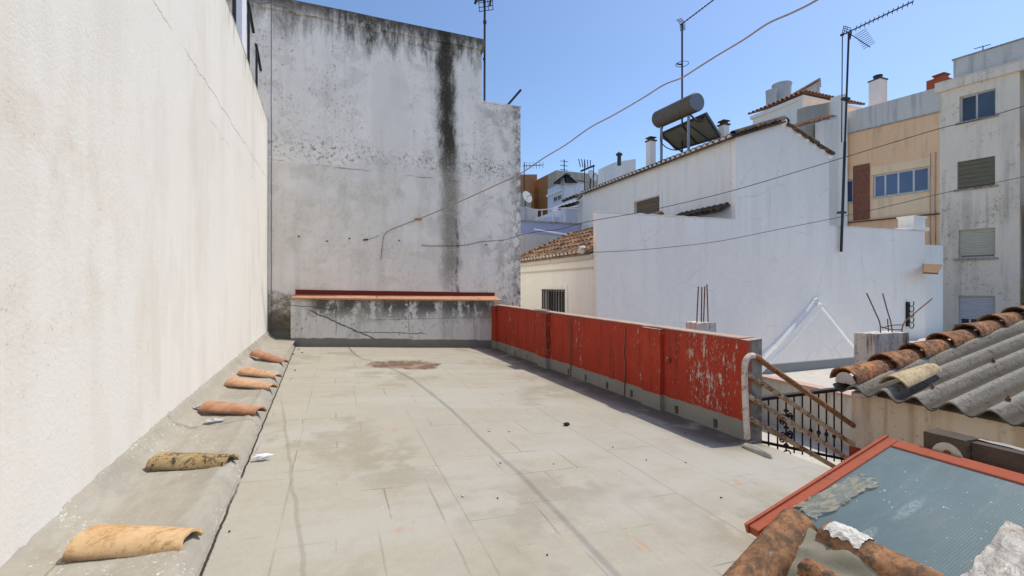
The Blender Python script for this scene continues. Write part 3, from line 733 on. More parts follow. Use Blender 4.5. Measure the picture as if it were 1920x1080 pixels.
for k in range(9):
    z = lerp(-.6, zr(V0), k / 8); endp.append(V3((uf(V0) + .004 * nz(V0 * 3, z * 3), V0, z)))
for k in range(8):
    za, zb = lerp(-.6, zr(V0), k / 8), lerp(-.6, zr(V0), (k + 1) / 8)
    g.poly((uf(V0), V0, za), (uf(V0) + .196, V0, za), (uf(V0) + .196, V0, zb + (.01 if k == 7 else 0)), (uf(V0), V0, zb))
g.build('wall', M_RED, rw, fix=False)
g = G()
vv = [lerp(V0 + .10, V1, i / 60) for i in range(61)]
for a, b in zip(vv, vv[1:]):
    oa, ob_ = (.003 + .006 * nz(a * 6, 2)), (.003 + .006 * nz(b * 6, 2))
    ha, hb = .014 + .008 * nz(a * 4, 8), .014 + .008 * nz(b * 4, 8)
    g.hexa([(uf(a) - oa, a, zr(a) + .003), (uf(b) - ob_, b, zr(b) + .003), (uf(b) + .2, b, zr(b) + .012), (uf(a) + .2, a, zr(a) + .012),
            (uf(a) - oa, a, zr(a) + ha), (uf(b) - ob_, b, zr(b) + hb), (uf(b) + .2, b, zr(b) + hb), (uf(a) + .2, a, zr(a) + ha)])
g.build('coping', M_TOPRED, rw)
for a, b, d in ((4.78, 5.16, .062), (8.01, 8.40, .09), (10.95, V1 - .003, .06)):
    g = G(); zt_ = zr(a) - .006
    g.hexa([(uf(a) - d, a, -.45), (uf(a) + .02, a, -.45), (uf(b) + .02, b, -.45), (uf(b) - d, b, -.45), (uf(a) - d, a, zt_), (uf(a) + .02, a, zt_), (uf(b) + .02, b, zt_), (uf(b) - d, b, zt_)])
    g.build('pilaster', M_RED, rw, cut=6, jit=.005, jsc=5)
g = G(); g.box(uf(8.2) - .13, uf(8.2) - .01, 7.97, 8.46, zr(8.2) + .030, zr(8.2) + .055); g.build('pilaster_cap', M_TOPRED, rw, cut=4, jit=.008, jsc=6)
for v, zt_ in ((5.60, .80), (7.20, .78)):
    g = G(); p = [(uf(v) - .012 + .006 * nz(k * .9, v), v + .03 * nz(k * .35, v * 3), lerp(zt_, fz(4) + .01, k / 12)) for k in range(13)]
    g.tube(p, .0085, 6); g.build('hanging_cord', M_CORD, rw)
g = G(); g.lathe((uf(4.68) - .05, 4.68, .46), [(.0, 0), (.03, .004), (.042, .02), (.03, .05)], 12, (1, 0, 0)); g.build('wall_knob', M_RED, rw, smooth=True)

# mortar lump at the wall end
g = G()
def blob(c, rx, ry, rz, seed, rot=0, nn=20, amp=.28):
    def fn(i, j):
        a = 2 * pi * i; b = pi * (j - .5) * .999; d = V3((cos(b) * cos(a), cos(b) * sin(a), sin(b)))
        k = 1 + amp * mn.noise(d * 1.7 + V3((seed, 0, 0))) + amp * .4 * mn.noise(d * 5 + V3((seed, 3, 0)))
        p = V3((d.x * rx * k, d.y * ry * k, d.z * rz * k)); p.rotate(Matrix.Rotation(rot, 3, 'Z')); return V3(c) + p
    return fn
p = onF(1420, 848); g.grid(blob(p, .045, .19, .05, 3, -.1), 24, 14)
setp(g.build('mortar_lump', M_MORTAR, smooth=True, ang=80), 'pale cement lump smeared at the foot of the red wall end', 'mortar lump')

# ---- loose curved tiles on the kerb
def kerb_tile(A, B, r0, r1, mat, label, lift=.0, th=.016):
    (au, av), (bu, bv) = A, B
    d = V3((bu - au, bv - av, 0)).normalized(); n = V3((-d.y, d.x, 0))
    a = V3((au, av, 0)) + n * r0; b = V3((bu, bv, 0)) + n * r1
    a.z = max(kz(a.x, a.y), kz(au, av), kz(au, av + 2 * r0 * n.y) - .01) + .003 + lift; b.z = min(kz(b.x, b.y), kz(b.x - .05, b.y)) - .004
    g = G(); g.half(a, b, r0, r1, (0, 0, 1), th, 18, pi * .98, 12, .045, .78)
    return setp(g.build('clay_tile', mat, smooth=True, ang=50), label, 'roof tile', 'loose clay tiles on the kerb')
kerb_tile((-1.215, 2.80), (-.70, 2.61), .130, .082, M_T_CLEAN, 'large ochre clay tile, nearest of those on the kerb')
kerb_tile((-1.262, 3.94), (-.735, 3.70), .114, .080, M_T_LICH, 'yellow clay tile mottled with dark lichen on the kerb')
kerb_tile((-1.285, 5.37), (-.745, 5.03), .114, .086, M_T_BRICK, 'brick red clay tile with white mortar scraps around it')
kerb_tile((-1.29, 6.55), (-.77, 6.18), .112, .078, M_T_ORANGE, 'orange clay tile just beyond the brick red tile on the kerb')
kerb_tile((-1.28, 7.28), (-.79, 6.88), .114, .076, M_T_ORANGE, 'orange clay tile second from the far end of the kerb')
kerb_tile((-1.335, 8.60), (-.83, 8.15), .112, .074, M_T_BRICK, 'small clay tile at the far end of the kerb row')
p = onF(492, 856, .03)
g = G(); g.grid(blob(p, .070, .022, .020, 8, .12, amp=.45), 26, 16)
setp(g.build('crumpled_paper', M_PAPER, smooth=True), 'small white crumpled paper lying beside the kerb', 'paper scrap')
for px, py, sx, lab in ((371, 765, .035, 'white mortar scrap at the wide end of the brick red tile'), (402, 783, .045, 'white mortar scrap in front of the brick red tile')):
    q = onZ(px, py, .16); q.z = kz(q.x, q.y) + .012
    g = G(); g.grid(blob(q, sx * 1.5, sx, .020, px, .1, amp=.65), 24, 16)
    setp(g.build('mortar_scrap', M_RAG, smooth=True), lab, 'mortar scrap')
p = onF(1062, 795, .02)
g = G(); g.grid(blob(p, .036, .024, .018, 21, .1, amp=.4), 14, 8)
setp(g.build('dark_stone', M_STONE, smooth=True), 'lone dark lump lying in the middle of the terrace floor', 'stone')
for i, (px, py, s) in enumerate(((1149, 838, .011), (1212, 862, .012), (1286, 867, .010), (1352, 933, .013), (1026, 1040, .010), (938, 868, .012), (1038, 870, .011),
                                 (560, 655, .03), (549, 664, .035), (566, 661, .028), (578, 650, .022), (553, 694, .025), (1285, 811, .010), (430, 996, .010), (933, 934, .012))):
    p = onF(px, py, .006); g = G(); g.grid(blob(p, s * .65, s * .5, s * .4, i + 40, i, amp=.5), 8, 6)
    setp(g.build('debris_crumb', M_STONE, smooth=True), 'tiny dark crumb of debris on the terrace floor', 'debris', 'crumbs on the terrace floor')
for i, (px, py) in enumerate(((917, 808), (955, 808), (868, 930))):
    p = onF(px, py, .006); g = G(); g.grid(blob(p, .014, .010, .006, i + 70, i, amp=.5), 8, 6)
    setp(g.build('mortar_crumb', M_RAG, smooth=True), 'tiny white crumb of mortar on the terrace floor', 'debris', 'white crumbs on the terrace floor')

# ---- rusty stair handrail
hr = thing('stair_handrail', (4.0, 3.42, -.2), 'rusty tubular handrail with flaking cream post at the red wall end', 'handrail')
VH = 3.474
def hp(*pts): return [onV(px, py, VH) for px, py in pts]
def smoothpath(P, n=6):
    out = []
    for i in range(len(P) - 1):
        p0, p1, p2, p3 = P[max(i - 1, 0)], P[i], P[i + 1], P[min(i + 2, len(P) - 1)]
        for k in range(n):
            t = k / n
            out.append(.5 * ((2 * p1) + (p2 - p0) * t + (2 * p0 - 5 * p1 + 4 * p2 - p3) * t * t + (3 * p1 - p0 - 3 * p2 + p3) * t ** 3))
    return out + [P[-1]]
g = G(); g.tube(smoothpath(hp((1401, 822), (1398, 760), (1396, 700), (1398, 678), (1405, 668), (1413, 667))), .031, 10); g.build('post', M_RUSTW, hr, smooth=True)
g = G(); g.tube(smoothpath(hp((1413, 667), (1423, 671), (1434, 681), (1500, 727), (1600, 798))), .029, 10); g.build('top_rail', M_RUST, hr, smooth=True)
for a, b in (((1400, 699), (1604, 837)), ((1402, 741), (1600, 866)), ((1403, 782), (1600, 896))):
    g = G(); g.tube(hp(a, b), .026, 10); g.build('rail', M_RUSTP, hr, smooth=True)

# ---- black wrought iron balustrade
bl = thing('iron_balustrade', (5, 4.15, -.6), 'black wrought iron balustrade with scrollwork behind the rusty handrail', 'balustrade')
VB = 4.15
ztr, ubl = -.025, [onV(px, 760, VB).x for px in (1425, 1441, 1458, 1474, 1489, 1504.5, 1520, 1535, 1549.5, 1564, 1578, 1593)]
zbt = lambda u: lerp(-.53, -1.0, (u - ubl[0]) / (ubl[-1] - ubl[0]))
g = G(); g.box(4.25, 7.2, VB - .035, VB + .035, ztr, ztr + .05); g.build('top_rail', M_IRON, bl, bevel=.012)
g = G(); p0, p1 = V3((4.25, VB, zbt(4.25))), V3((7.2, VB, zbt(7.2))); g.ob(p0 + V3((0, -.012, -.02)), p1 - p0, (0, 0, .035), (0, .024, 0)); g.build('bottom_rail', M_IRON, bl)
for i, u in enumerate(ubl[1:-1]):
    if i == 2: pass
    g = G(); zb = zbt(u); g.tube([(u, VB, zb - .06), (u, VB, ztr)], .0105, 6)
    if i > 3:
        zc = zb + .28
        g.lathe((u, VB, zc - .03), [(.012, 0), (.024, .015), (.024, .045), (.012, .06)], 8)
    g.build('baluster', M_IRON, bl)
g = G(); uc = ubl[3]; zb = zbt(uc)
def scroll(c, r, s, fl):
    pts = []
    for k in range(26):
        a = k / 25 * 2.1 * 2 * pi * .75; rr = r * (1 - .72 * k / 25)
        pts.append(V3((c[0] + s * (rr * cos(a) - r), VB, c[1] + fl * rr * sin(a))))
    return pts
for s in (-1, 1):
    for fl in (-1, 1):
        for cz in (.13, .36): g.tube(scroll((uc + s * .012, zb + cz + fl * .012), .056, -s, fl), .010, 5)
for cz in (0.02, .245, .46): g.lathe((uc, VB, zb + cz - .02), [(.01, 0), (.03, .012), (.03, .03), (.01, .045)], 8)
g.tube([(uc + .08 * cos(a * pi / 8), VB, zb - .10 + .05 * sin(a * pi / 8)) for a in range(17)], .009, 5)
g.build('scrollwork', M_IRON, bl)

# ---- stair well and landing
g = G()
for k in range(9): g.box(4.3 + k * .27, 4.56 + k * .27, 2.9, 4.0, -6, -.75 - k * .19)
setp(g.build('stairway', M_TERR), kind='structure')
g = G(); g.box(4.25, 11.59, 4.3, 9.9, -6, -2.5); setp(g.build('courtyard', M_TERR), kind='structure')

# ---- shed with corrugated roof
US = 5.6
sh = thing('roof_shed', (7.5, 1.2, -6), 'cream plastered shed under a grey corrugated roof with clay ridge tiles', 'shed')
g = G(); g.box(US, 10.5, -3, 3.50, -.46, .17); g.build('wall', M_SHED, sh, cut=12, jit=.008, jsc=2)
g = G(); g.box(US - .012, 10.5, -3, 3.512, -6, -.463); g.build('base_band', M_SHEDRED, sh)
g = G(); g.prism([(US + .02, 3.49, .172), (10.5, 3.49, .172), (10.5, 3.49, 1.0)], (0, -6.3, 0)); g.build('gable', M_SHED, sh)
PIT, AMP = .285, .050
def zroof(u, v): return .245 + .172 * (u - 5.45) + AMP * cos(2 * pi * (v - 3.37) / PIT)
for k, (v0, v1) in enumerate(((3.60, 2.59), (2.67, 1.50), (1.60, .40), (.48, -.8), (-.72, -2.9))):
    lift = .010 * k; u0 = 5.44 - .03 * k + (.05 if k == 1 else 0); g = G(); th = .016
    def fn(i, j, dz=0.0):
        v = lerp(v0, v1, i); u = lerp(u0 + .012 * nz(v * 7, k), 10.6, j)
        return V3((u, v, zroof(u, v) + lift + dz + .006 * nz(u, v * 2, k)))
    NU, NV = 64, 14
    g.grid(fn, NU, NV); b = len(g.v); g.grid(lambda i, j: fn(i, j, -th), NU, NV)
    w = NU + 1; rim = [i for i in range(w)] + [j * w + NU for j in range(1, NV + 1)] + [NV * w + i for i in range(NU - 1, -1, -1)] + [j * w for j in range(NV - 1, 0, -1)]
    for x, y in zip(rim, rim[1:] + rim[:1]): g.f.append((x, y, y + b, x + b))
    g.build('roof_sheet', M_FIBRO, sh, smooth=True, ang=50)
g = G()
for k, (u, v) in enumerate(((5.75, 2.80), (5.75, 2.23), (5.75, 1.66), (6.9, 2.80), (6.9, 2.23), (6.9, 1.66), (8.1, 2.80), (8.1, 2.23))):
    g = G(); g.lathe((u, v, zroof(u, v) + .028), [(.020, -.02), (.020, .004), (.009, .008), (.009, .022), (.003, .026)], 8); g.build('roof_bolt', M_BAR, sh)
bnd = [5.47, 6.18, 6.75, 7.36, 7.97, 8.6, 9.2, 9.8, 10.4]
for i, (a, b) in enumerate(zip(bnd, bnd[1:])):
    dv = .02 * nz(i * 3.3, 5); tl = .03 * nz(i * 1.7, 9)
    zA, zB = zroof(a, 3.37) + .012, zroof(b, 3.37) - .02
    g = G(); g.half((a, 3.50 + dv, zA), (b + .10, 3.50 + dv + tl, zB), .165, .120, (0, 0, 1), .018, 14, pi * .97, 8, .05)
    g.build('ridge_tile', M_T_RIDGE, sh, smooth=True, ang=50)
g = G(); g.grid(lambda i, j: V3((5.50 + .02 * nz(i * 9, j * 5), 3.50 - .115 * cos(pi * i) * j, zroof(5.5, 3.37) - .03 + .135 * sin(pi * i) * j)), 12, 4); g.build('ridge_mortar', M_WHITEMORTAR, sh)
g = G(); a, b = V3((5.60, 3.07, zroof(5.60, 3.07) - .025)), V3((6.34, 3.09, zroof(6.34, 3.09) - .03)); g.half(a + V3((0, 0, .035)), b + V3((0, 0, .03)), .135, .095, (0, 0, 1), .016, 14, pi * .9, 8, .05)
setp(g.build('clay_tile', M_T_PALE, smooth=True, ang=50), 'pale yellow clay tile lying loose on the corrugated roof', 'roof tile')
g = G(); g.tube([(US - .03, 3.44, .155), (US - .03, 3.22, .195)], .022, 8); setp(g.build('drain_pipe', M_ALU), 'short white pipe stub under the shed eave corner', 'pipe')

# ---- skylight beside the eye
SL = .282
def sk(u, v, h=0.0): return V3((u - h * .27, v, .10 + SL * (u - 2.09) + h * .96))
sl = thing('skylight', (2.7, .6, -.1), 'sloping skylight with red painted frame and bluish ribbed glass', 'skylight')
Vt, Vb, Ua, Ub = 1.84, -1.4, 2.09, 3.29
g = G(); g.hexa([(Ua + .04, Vb, -.3), (Ub - .03, Vb, -.3), (Ub - .03, Vt - .03, -.3), (Ua + .04, Vt - .03, -.3), sk(Ua + .04, Vb, -.055), sk(Ub - .03, Vb, -.055), sk(Ub - .03, Vt - .03, -.055), sk(Ua + .04, Vt - .03, -.055)]); g.build('base', M_MORTAR, sl)
def skbar(u0, u1, v0, v1, h0, h1):
    g = G(); g.hexa([sk(u0, v0, h0), sk(u1, v0, h0), sk(u1, v1, h0), sk(u0, v1, h0), sk(u0, v0, h1), sk(u1, v0, h1), sk(u1, v1, h1), sk(u0, v1, h1)])
    g.build('frame_bar', M_FRAME, sl, bevel=.006)
skbar(Ua, Ub, Vt - .068, Vt, -.05, .0); skbar(Ub - .085, Ub, Vb, Vt - .070, -.05, .0); skbar(Ua, Ua + .05, Vb, Vt - .070, -.05, -.012)
g = G(); g.hexa([sk(Ua - .012, Vt - .012, -.04), sk(Ub, Vt - .012, -.04), sk(Ub, Vt + .006, -.04), sk(Ua - .012, Vt + .006, -.04), sk(Ua - .012, Vt - .012, .012), sk(Ub, Vt - .012, .012), sk(Ub, Vt + .006, .012), sk(Ua - .012, Vt + .006, .012)]); g.build('frame_lip', M_FRAME, sl)
g = G(); g.grid(lambda i, j: sk(lerp(Ua + .035, Ub - .082, i), lerp(Vb, Vt - .066, j), -.010), 20, 40); g.build('glass_pane', M_GLASS, sl)
def sk_at(px, py, h=0.0):
    d = ray(px, py); k = (.10 + h - SL * 2.09 - EYE) / (d.z - SL * d.x); return _hit(d, k)
# old film and foil on the glass
def sheet(name, pts, mat, label, cat, amp, h, nn=24, rag=.02):
    P = [sk_at(*p) for p in pts]; g = G()
    def fn(i, j):
        e = rag * nz(i * 7, j * 7, 2); i2, j2 = i, j
        p = P[0].lerp(P[1], i2).lerp(P[3].lerp(P[2], i2), j2)
        a = amp * (abs(nz(p.x * 9, p.y * 13, 4)) + .5 * abs(nz(p.x * 26, p.y * 22, 1)))
        ed = max(0, 1 - 8 * min(i, 1 - i, j, 1 - j))
        return p + V3((e * ed, rag * ed * nz(i * 9, j * 9, 8), h + a))
    g.grid(fn, nn, nn); return setp(g.build(name, mat, smooth=True, ang=60), label, cat)
sheet('plastic_film', [(1487, 948), (1614, 887), (1647, 907), (1528, 974)], M_FILM, 'torn scrap of yellowed plastic film stuck on the skylight glass', 'plastic film', .004, .000, rag=.05)
sheet('foil_sheet', [(1886, 982), (2100, 1060), (1990, 1260), (1770, 1130)], M_FOIL, 'wrinkled silvery sheet lying on the lower corner of the skylight', 'foil sheet', .020, .004, 40)
# tiles heaped on the low edge of the skylight
def heap(a, b, r0, r1, up, mat, label, arc=pi * .95):
    g = G(); g.half(a, b, r0, r1, up, .02, 18, arc, 10, .05)
    return setp(g.build('clay_tile', mat, smooth=True, ang=50), label, 'roof tile', 'clay tiles heaped on the skylight edge')
heap(V3((2.265, 1.67, .145)), V3((1.64, 1.555, -.045)), .100, .088, (-.1, -.35, 1), M_T_BROWN, 'blackened clay tile hanging over the low edge of the skylight')
tb = heap(V3((2.268, 1.525, .152)), V3((2.24, .70, .146)), .092, .11, (-.2, 0, 1), M_T_BROWN, 'blackened clay tile with white mortar patch lying along the skylight edge')
g = G()
def mort(i, j):
    v = lerp(1.505, 1.34, j); a = pi * .5 + lerp(-.75, .75, i) + .25 * nz(j * 5, i * 3)
    r = .096 + .010 * nz(i * 9, j * 9, 1) + .004
    d = 1.0 - max(0, hypot((i - .5) * 2, (j - .5) * 2) - .55 - .45 * nz(i * 6, j * 6, 5)) * .10
    return V3((2.268 - (1.525 - v) * .034 - r * d * cos(a), v, .150 + r * d * sin(a)))
g.grid(mort, 26, 22); g.build('mortar_patch', M_WHITEMORTAR, tb, smooth=True, ang=80)
heap(V3((2.045, 1.48, .075)), V3((2.03, .8, .06)), .062, .075, (0, 0, 1), M_T_RIDGE, 'small orange clay tile lowest in the heap by the skylight')
g = G()
def rag(i, j):
    a = lerp(-.2, 1.0, i); p = V3((2.22 - .26 * i + .02 * nz(i * 4, j * 4), lerp(1.60, 1.10, j), .185 + .03 * sin(pi * i) * (.6 + .4 * nz(j * 3, 2)) - .17 * i + .035 * nz(i * 3.5, j * 6, 5)))
    return p
g.grid(rag, 18, 18); setp(g.build('rag', M_CLOTH, smooth=True), 'greenish grey rag tucked under the heaped tiles', 'rag')

# ---- timber beam beyond the skylight
bmn = thing('timber_beam', (3.4, .5, .4), 'dark timber beam with a pale painted-in sunlit top along the skylight head', 'beam')
g = G(); g.box(3.37, 3.47, -1.6, 1.46, .36, .515); g.build('beam', M_WOOD, bmn, cut=14, jit=.006, jsc=5)
g = G(); g.grid(lambda i, j: V3((lerp(3.432, 3.475, i) + .008 * nz(j * 30, 1), lerp(-1.6, 1.56, j), .521 + .006 * nz(j * 40, i * 3))), 3, 80); g.build('sunlit_top_strip', M_WOODTOP, bmn)  # sunlit top of the beam put in as a pale strip
g = G(); g.box(3.325, 3.46, 1.462, 1.66, .38, .525); g.build('end_block', M_WOOD, bmn, cut=4, jit=.005, jsc=7)
g = G(); dc = V3((3.316, 1.545, .40)); g.prism([(dc.x, dc.y + .075 * cos(a * pi / 14), dc.z + .088 * sin(a * pi / 14)) for a in range(15)], (.012, 0, 0)); g.build('round_disc', M_DISC, bmn)
g = G(); g.lathe((3.305, 1.54, .435), [(.016, 0), (.014, .012)], 10, (1, 0, 0)); g.build('bolt', M_BAR, bmn)

# ---- columns with starter bars
def column(name, x0, x1, y0, y1, zb, zt_, bars, label, mat=M_STREAK):
    c = thing(name, ((x0 + x1) / 2, (y0 + y1) / 2, zb), label, 'column')
    g = G(); g.box(x0, x1, y0, y1, zb, zt_); g.build('shaft', mat, c, cut=7, jit=.014, jsc=4)
    for path in bars: g = G(); g.tube(path, .0095, 6); g.build('rebar', M_BAR, c)
    return c
vb = 4.62
q = lambda px, py, v=4.62: onV(px, py, v)
c1 = column('concrete_column', 7.76, 8.62, 4.5, 4.8, -2.5, q(1670, 623).z, [
    smoothpath([q(1651, 640), q(1650, 608), q(1641, 585), q(1625, 550)]), smoothpath([q(1674, 640), q(1671, 608), q(1663, 580), q(1655, 550)]),
    smoothpath([q(1690, 640), q(1693, 610), q(1708, 593), q(1748, 560)])], 'rust streaked concrete column stub with bent reinforcing bars')
g = G()
for a, b, s in (((1650, 612), (1690, 618), 3), ((1654, 615), (1692, 609), -2), ((1666, 622), (1664, 598), 2)):
    g.tube(smoothpath([q(*a), q((a[0] + b[0]) / 2, (a[1] + b[1]) / 2 + s), q(*b)], 4), .008, 5)
g.build('tie_wire', M_BAR, c1)
w = lambda px, py: onV(px, py, 5.5)
column('concrete_column', w(1299, 605).x, w(1333, 605).x, 5.4, 5.65, -2.5, w(1316, 604).z, [
    [w(1306, 612), w(1309.5, 537)], [w(1315, 612), w(1316, 538)], [w(1319, 612), w(1321.5, 537)], [w(1328, 612), w(1325.5, 533)]], 'mossy concrete stub with four straight bars behind the red wall')
# ================================================================== NEIGHBOURS
def tileroof(g, gm, E0, ax, up, W, L, pit=.24, row=.42, lip=.0):
    # eave start E0, ax = unit along the eave, up = unit up the slope; cover tiles, channels between, mortar-filled mouths
    E0, ax, up = V3(E0), V3(ax).normalized(), V3(up).normalized(); n = ax.cross(up)
    if n.z < 0: n = -n
    g.ob(E0 - n * .06, ax * W, up * L, n * .05)
    nc = int(W / pit); nr = max(1, int(L / row))
    for k in range(nc):
        c0 = E0 + ax * (pit * (k + .5))
        for j in range(nr):
            a = c0 + up * (L * j / nr - (.05 if j == 0 else .03)) + n * (.012 + .006 * mn.noise(V3((k * 1.7, j * 2.1, 3)))) + ax * .02 * mn.noise(V3((k * .9, j * 1.3, 7)))
            b = c0 + up * (L * (j + 1) / nr) + n * -.005
            g.half(a, b, pit * .40, pit * .31, n, .012, 6, pi * .98)
        if gm is not None:
            m = c0 - up * .045 + n * .0
            pts = [m + (ax * cos(i * pi / 6) + n * sin(i * pi / 6)) * pit * .345 for i in range(7)]
            q0 = len(g.f); g.prism(pts, up * .05); g.alt |= set(range(q0, len(g.f)))
def window(par, g_o, A, B, N, w, h, dep, cols, fw=.05, pane=None, frame=None, shutter=None, shut_h=1.0, name='window', sub=True):
    # a window set in its reveal: frame bars, one pane per light, a blind in front
    O, A, B, N = V3(g_o), V3(A).normalized(), V3(B).normalized(), V3(N).normalized()
    O = O + N * dep; g = G(); t = .05
    g.ob(O, A * w, B * fw, N * t); g.ob(O + B * (h - fw), A * w, B * fw, N * t)
    g.ob(O + B * fw, A * fw, B * (h - 2 * fw), N * t); g.ob(O + B * fw + A * (w - fw), A * fw, B * (h - 2 * fw), N * t)
    for c in cols: g.ob(O + B * fw + A * (c * w - fw * .5), A * fw, B * (h - 2 * fw), N * t)
    wn = g.build(name, frame or M_ALU, par)
    ed = [0] + list(cols) + [1]
    for a, b in zip(ed, ed[1:]):
        g = G(); x0, x1 = a * w + fw * .5, b * w - fw * .5
        g.ob(O + A * x0 + B * fw * .6 + N * .022, A * (x1 - x0), B * (h - fw * 1.2), N * .012); g.build('pane', pane or M_PANE, wn)
    if shutter:
        g = G(); hh = h * shut_h; m = max(2, int(hh / .045))
        g.grid(lambda i, j: O + A * (.02 + i * (w - .04)) + B * (h - hh + j * hh) - N * (.02 + .008 * abs(sin(j * m * pi))), 1, m * 3); g.build('blind', shutter, wn)
    return wn
PX, PZ, PY = V3((1, 0, 0)), V3((0, 0, 1)), V3((0, 1, 0))
# ---- white house beyond the lane: low street wing, long shaded side wall, gabled upper storey
VS, UA, UB_ = 9.95, 6.17, 10.85
wh = thing('white_house', (12, 12, -6), 'whitewashed house with a long shaded side wall, tiled low wing and gable', 'house')
UG1, UE = 14.86, 20.0
g = G(); top = [(UA, -6), (UE, -6), (UE, 3.40), (UG1, 3.35), (UG1, 5.68), (12.78, 6.42), (UB_, 5.74), (UB_, 3.33), (UA, 3.28)]
g.prism([(x, VS, z) for x, z in top], (0, .17, 0)); g.build('side_wall', M_WHITE, wh, bevel=.012)
g = G(); g.box(UG1 + .01, 21.5, VS + .18, 17.5, -6, 2.95); g.build('added_bounce_deck', M_UPW, wh)  # unseen white deck added to bounce sunlight up the peach facade
g = G(); n = 60
for i in range(n):
    a, b = lerp(UA - .01, UB_ - .02, i / n), lerp(UA - .01, UB_ - .02, (i + 1) / n); h = .03 + .02 * nz(a * 5, 3); za = lerp(3.283, 3.333, i / n)
    g.box(a, b, VS - .012 - .010 * nz(a * 8, 1), VS + .18, za, za + h)
g.build('wall_crest', M_UPW, wh)
g = G(); n = 50
for i in range(n):
    a, b = lerp(UG1 + .01, UE, i / n), lerp(UG1 + .01, UE, (i + 1) / n); za = lerp(3.353, 3.403, i / n)
    g.box(a, b, VS - .012 - .010 * nz(a * 8, 1), VS + .18, za, za + .025 + .02 * nz(a * 5, 3))
g.build('wall_crest', M_UPW, wh)
# ghost of an old gable standing proud on the side wall, its top edge catching the sun
o_ = lambda px, py, d=.16: onV(px, py, VS - d)
out = smoothpath([o_(1420, 690), o_(1440, 668), o_(1470, 640), o_(1505, 602), o_(1528, 575), o_(1536, 562)], 4)[:-1] + smoothpath([o_(1536, 562), o_(1550, 577), o_(1575, 608), o_(1598, 637), o_(1613, 650), o_(1629, 655)], 4)
g = G(); g.prism([V3((p.x, VS - .16, p.z)) for p in out] + [V3((out[-1].x, VS - .16, -1.3)), V3((out[0].x, VS - .16, -1.3))], (0, .158, 0)); g.build('gable_outline', M_WHITE, wh)
g = G()
def rib(i, j):
    k = i * (len(out) - 1); a = int(min(k, len(out) - 2)); p = out[a].lerp(out[a + 1], k - a); d = (out[a + 1] - out[a]).normalized(); nn = V3((-d.z, 0, d.x))
    w = .062 + .022 * nz(k * .8, 3)
    prof = [(-.163, -.25), (-.185, -.17 - w * .3), (-.15, -.05), (-.08, w), (-.003, w + .035)]
    q = j * 4; b = int(min(q, 3)); y = lerp(prof[b][0], prof[b + 1][0], q - b); h = lerp(prof[b][1], prof[b + 1][1], q - b)
    return V3((p.x, VS + y, p.z)) + nn * h
g.grid(rib, 60, 8); g.build('gable_ridge', M_CREAMW, wh)
# low street wing
g = G(); ww = [onU(1018, 541, UA), onU(1061, 541, UA)]; v0, v1 = ww[1].y, ww[0].y
g.wall((UA, VS + .17, -6), PY, PZ, PX, 5.1, 8.25, [(v0 - VS - .17, v1 - VS - .17, 6.15, 7.31)], .22); g.build('street_wall', M_CREAMW, wh, fix=False)
g = G(); g.box(UA + .25, UB_ - .02, VS + .18, 15.05, -6, 2.2); g.box(8.3, UB_ - .02, VS + .18, 15.05, 2.2, 3.15); g.build('wing_core', M_UPW, wh)
g = G(); g.box(UA - .03, UA - .002, v0 - .13, v1 + .13, 1.312, 1.43); g.box(UA - .03, UA - .002, v0 - .13, v0, .15, 1.31); g.box(UA - .03, UA - .002, v1, v1 + .13, .15, 1.31); g.build('window_surround', M_CREAMW, wh)
wn = window(wh, (UA, v0, .15), PY, PZ, PX, v1 - v0, 1.16, .15, [.5], .06, frame=M_ALU)
g = G(); m = 9
for i in range(m): y = lerp(v0 + .05, v1 - .05, i / (m - 1)); g.tube([(UA - .045, y, .1), (UA - .045, y, 1.30)], .017, 5); g.lathe((UA - .045, y, .40), [(.017, 0), (.034, .02), (.034, .06), (.017, .08)], 6)
for z in (.42, 1.27): g.box(UA - .06, UA - .035, v0, v1, z, z + .03)
g.build('grille', M_IRON, wn)
g = G(); g.box(UA - .10, UA - .002, VS + .17, 15.0, 2.10, 2.22); g.box(UA - .05, UA - .002, VS + .17, 15.0, 1.86, 1.90); g.build('cornice', M_NBR, wh, bevel=.01)
g = G(); gm = G(); su = V3((8.36 - 6.0, 0, 3.36 - 2.30)).normalized()
tileroof(g, gm, (6.0, VS + .20, 2.30), PY, su, 4.9, 2.62, .235, .44); g.build('low_roof', [M_ROOFT, M_WHITEMORTAR], wh, smooth=True, ang=50)
g = G()
for k in range(12): u = lerp(6.0, 8.36, k / 12); z = lerp(2.33, 3.39, k / 12); g.half((u - .03, 15.1, z + .02), (u + .26, 15.1, z + .10), .11, .09, PZ, .014, 6)
for k in range(11): v = VS + .25 + k * .44; g.half((8.38, v, 3.37), (8.38, v + .50, 3.38), .13, .11, PZ, .014, 6)
g.build('ridge_row', M_ROOFT, wh, smooth=True, ang=50)
q = onU(1091, 470, 5.98); g = G(); g.grid(blob((6.0, q.y, 2.36), .10, .13, .10, 5), 10, 8); g.build('mortar_end', M_WHITEMORTAR, wh, smooth=True)
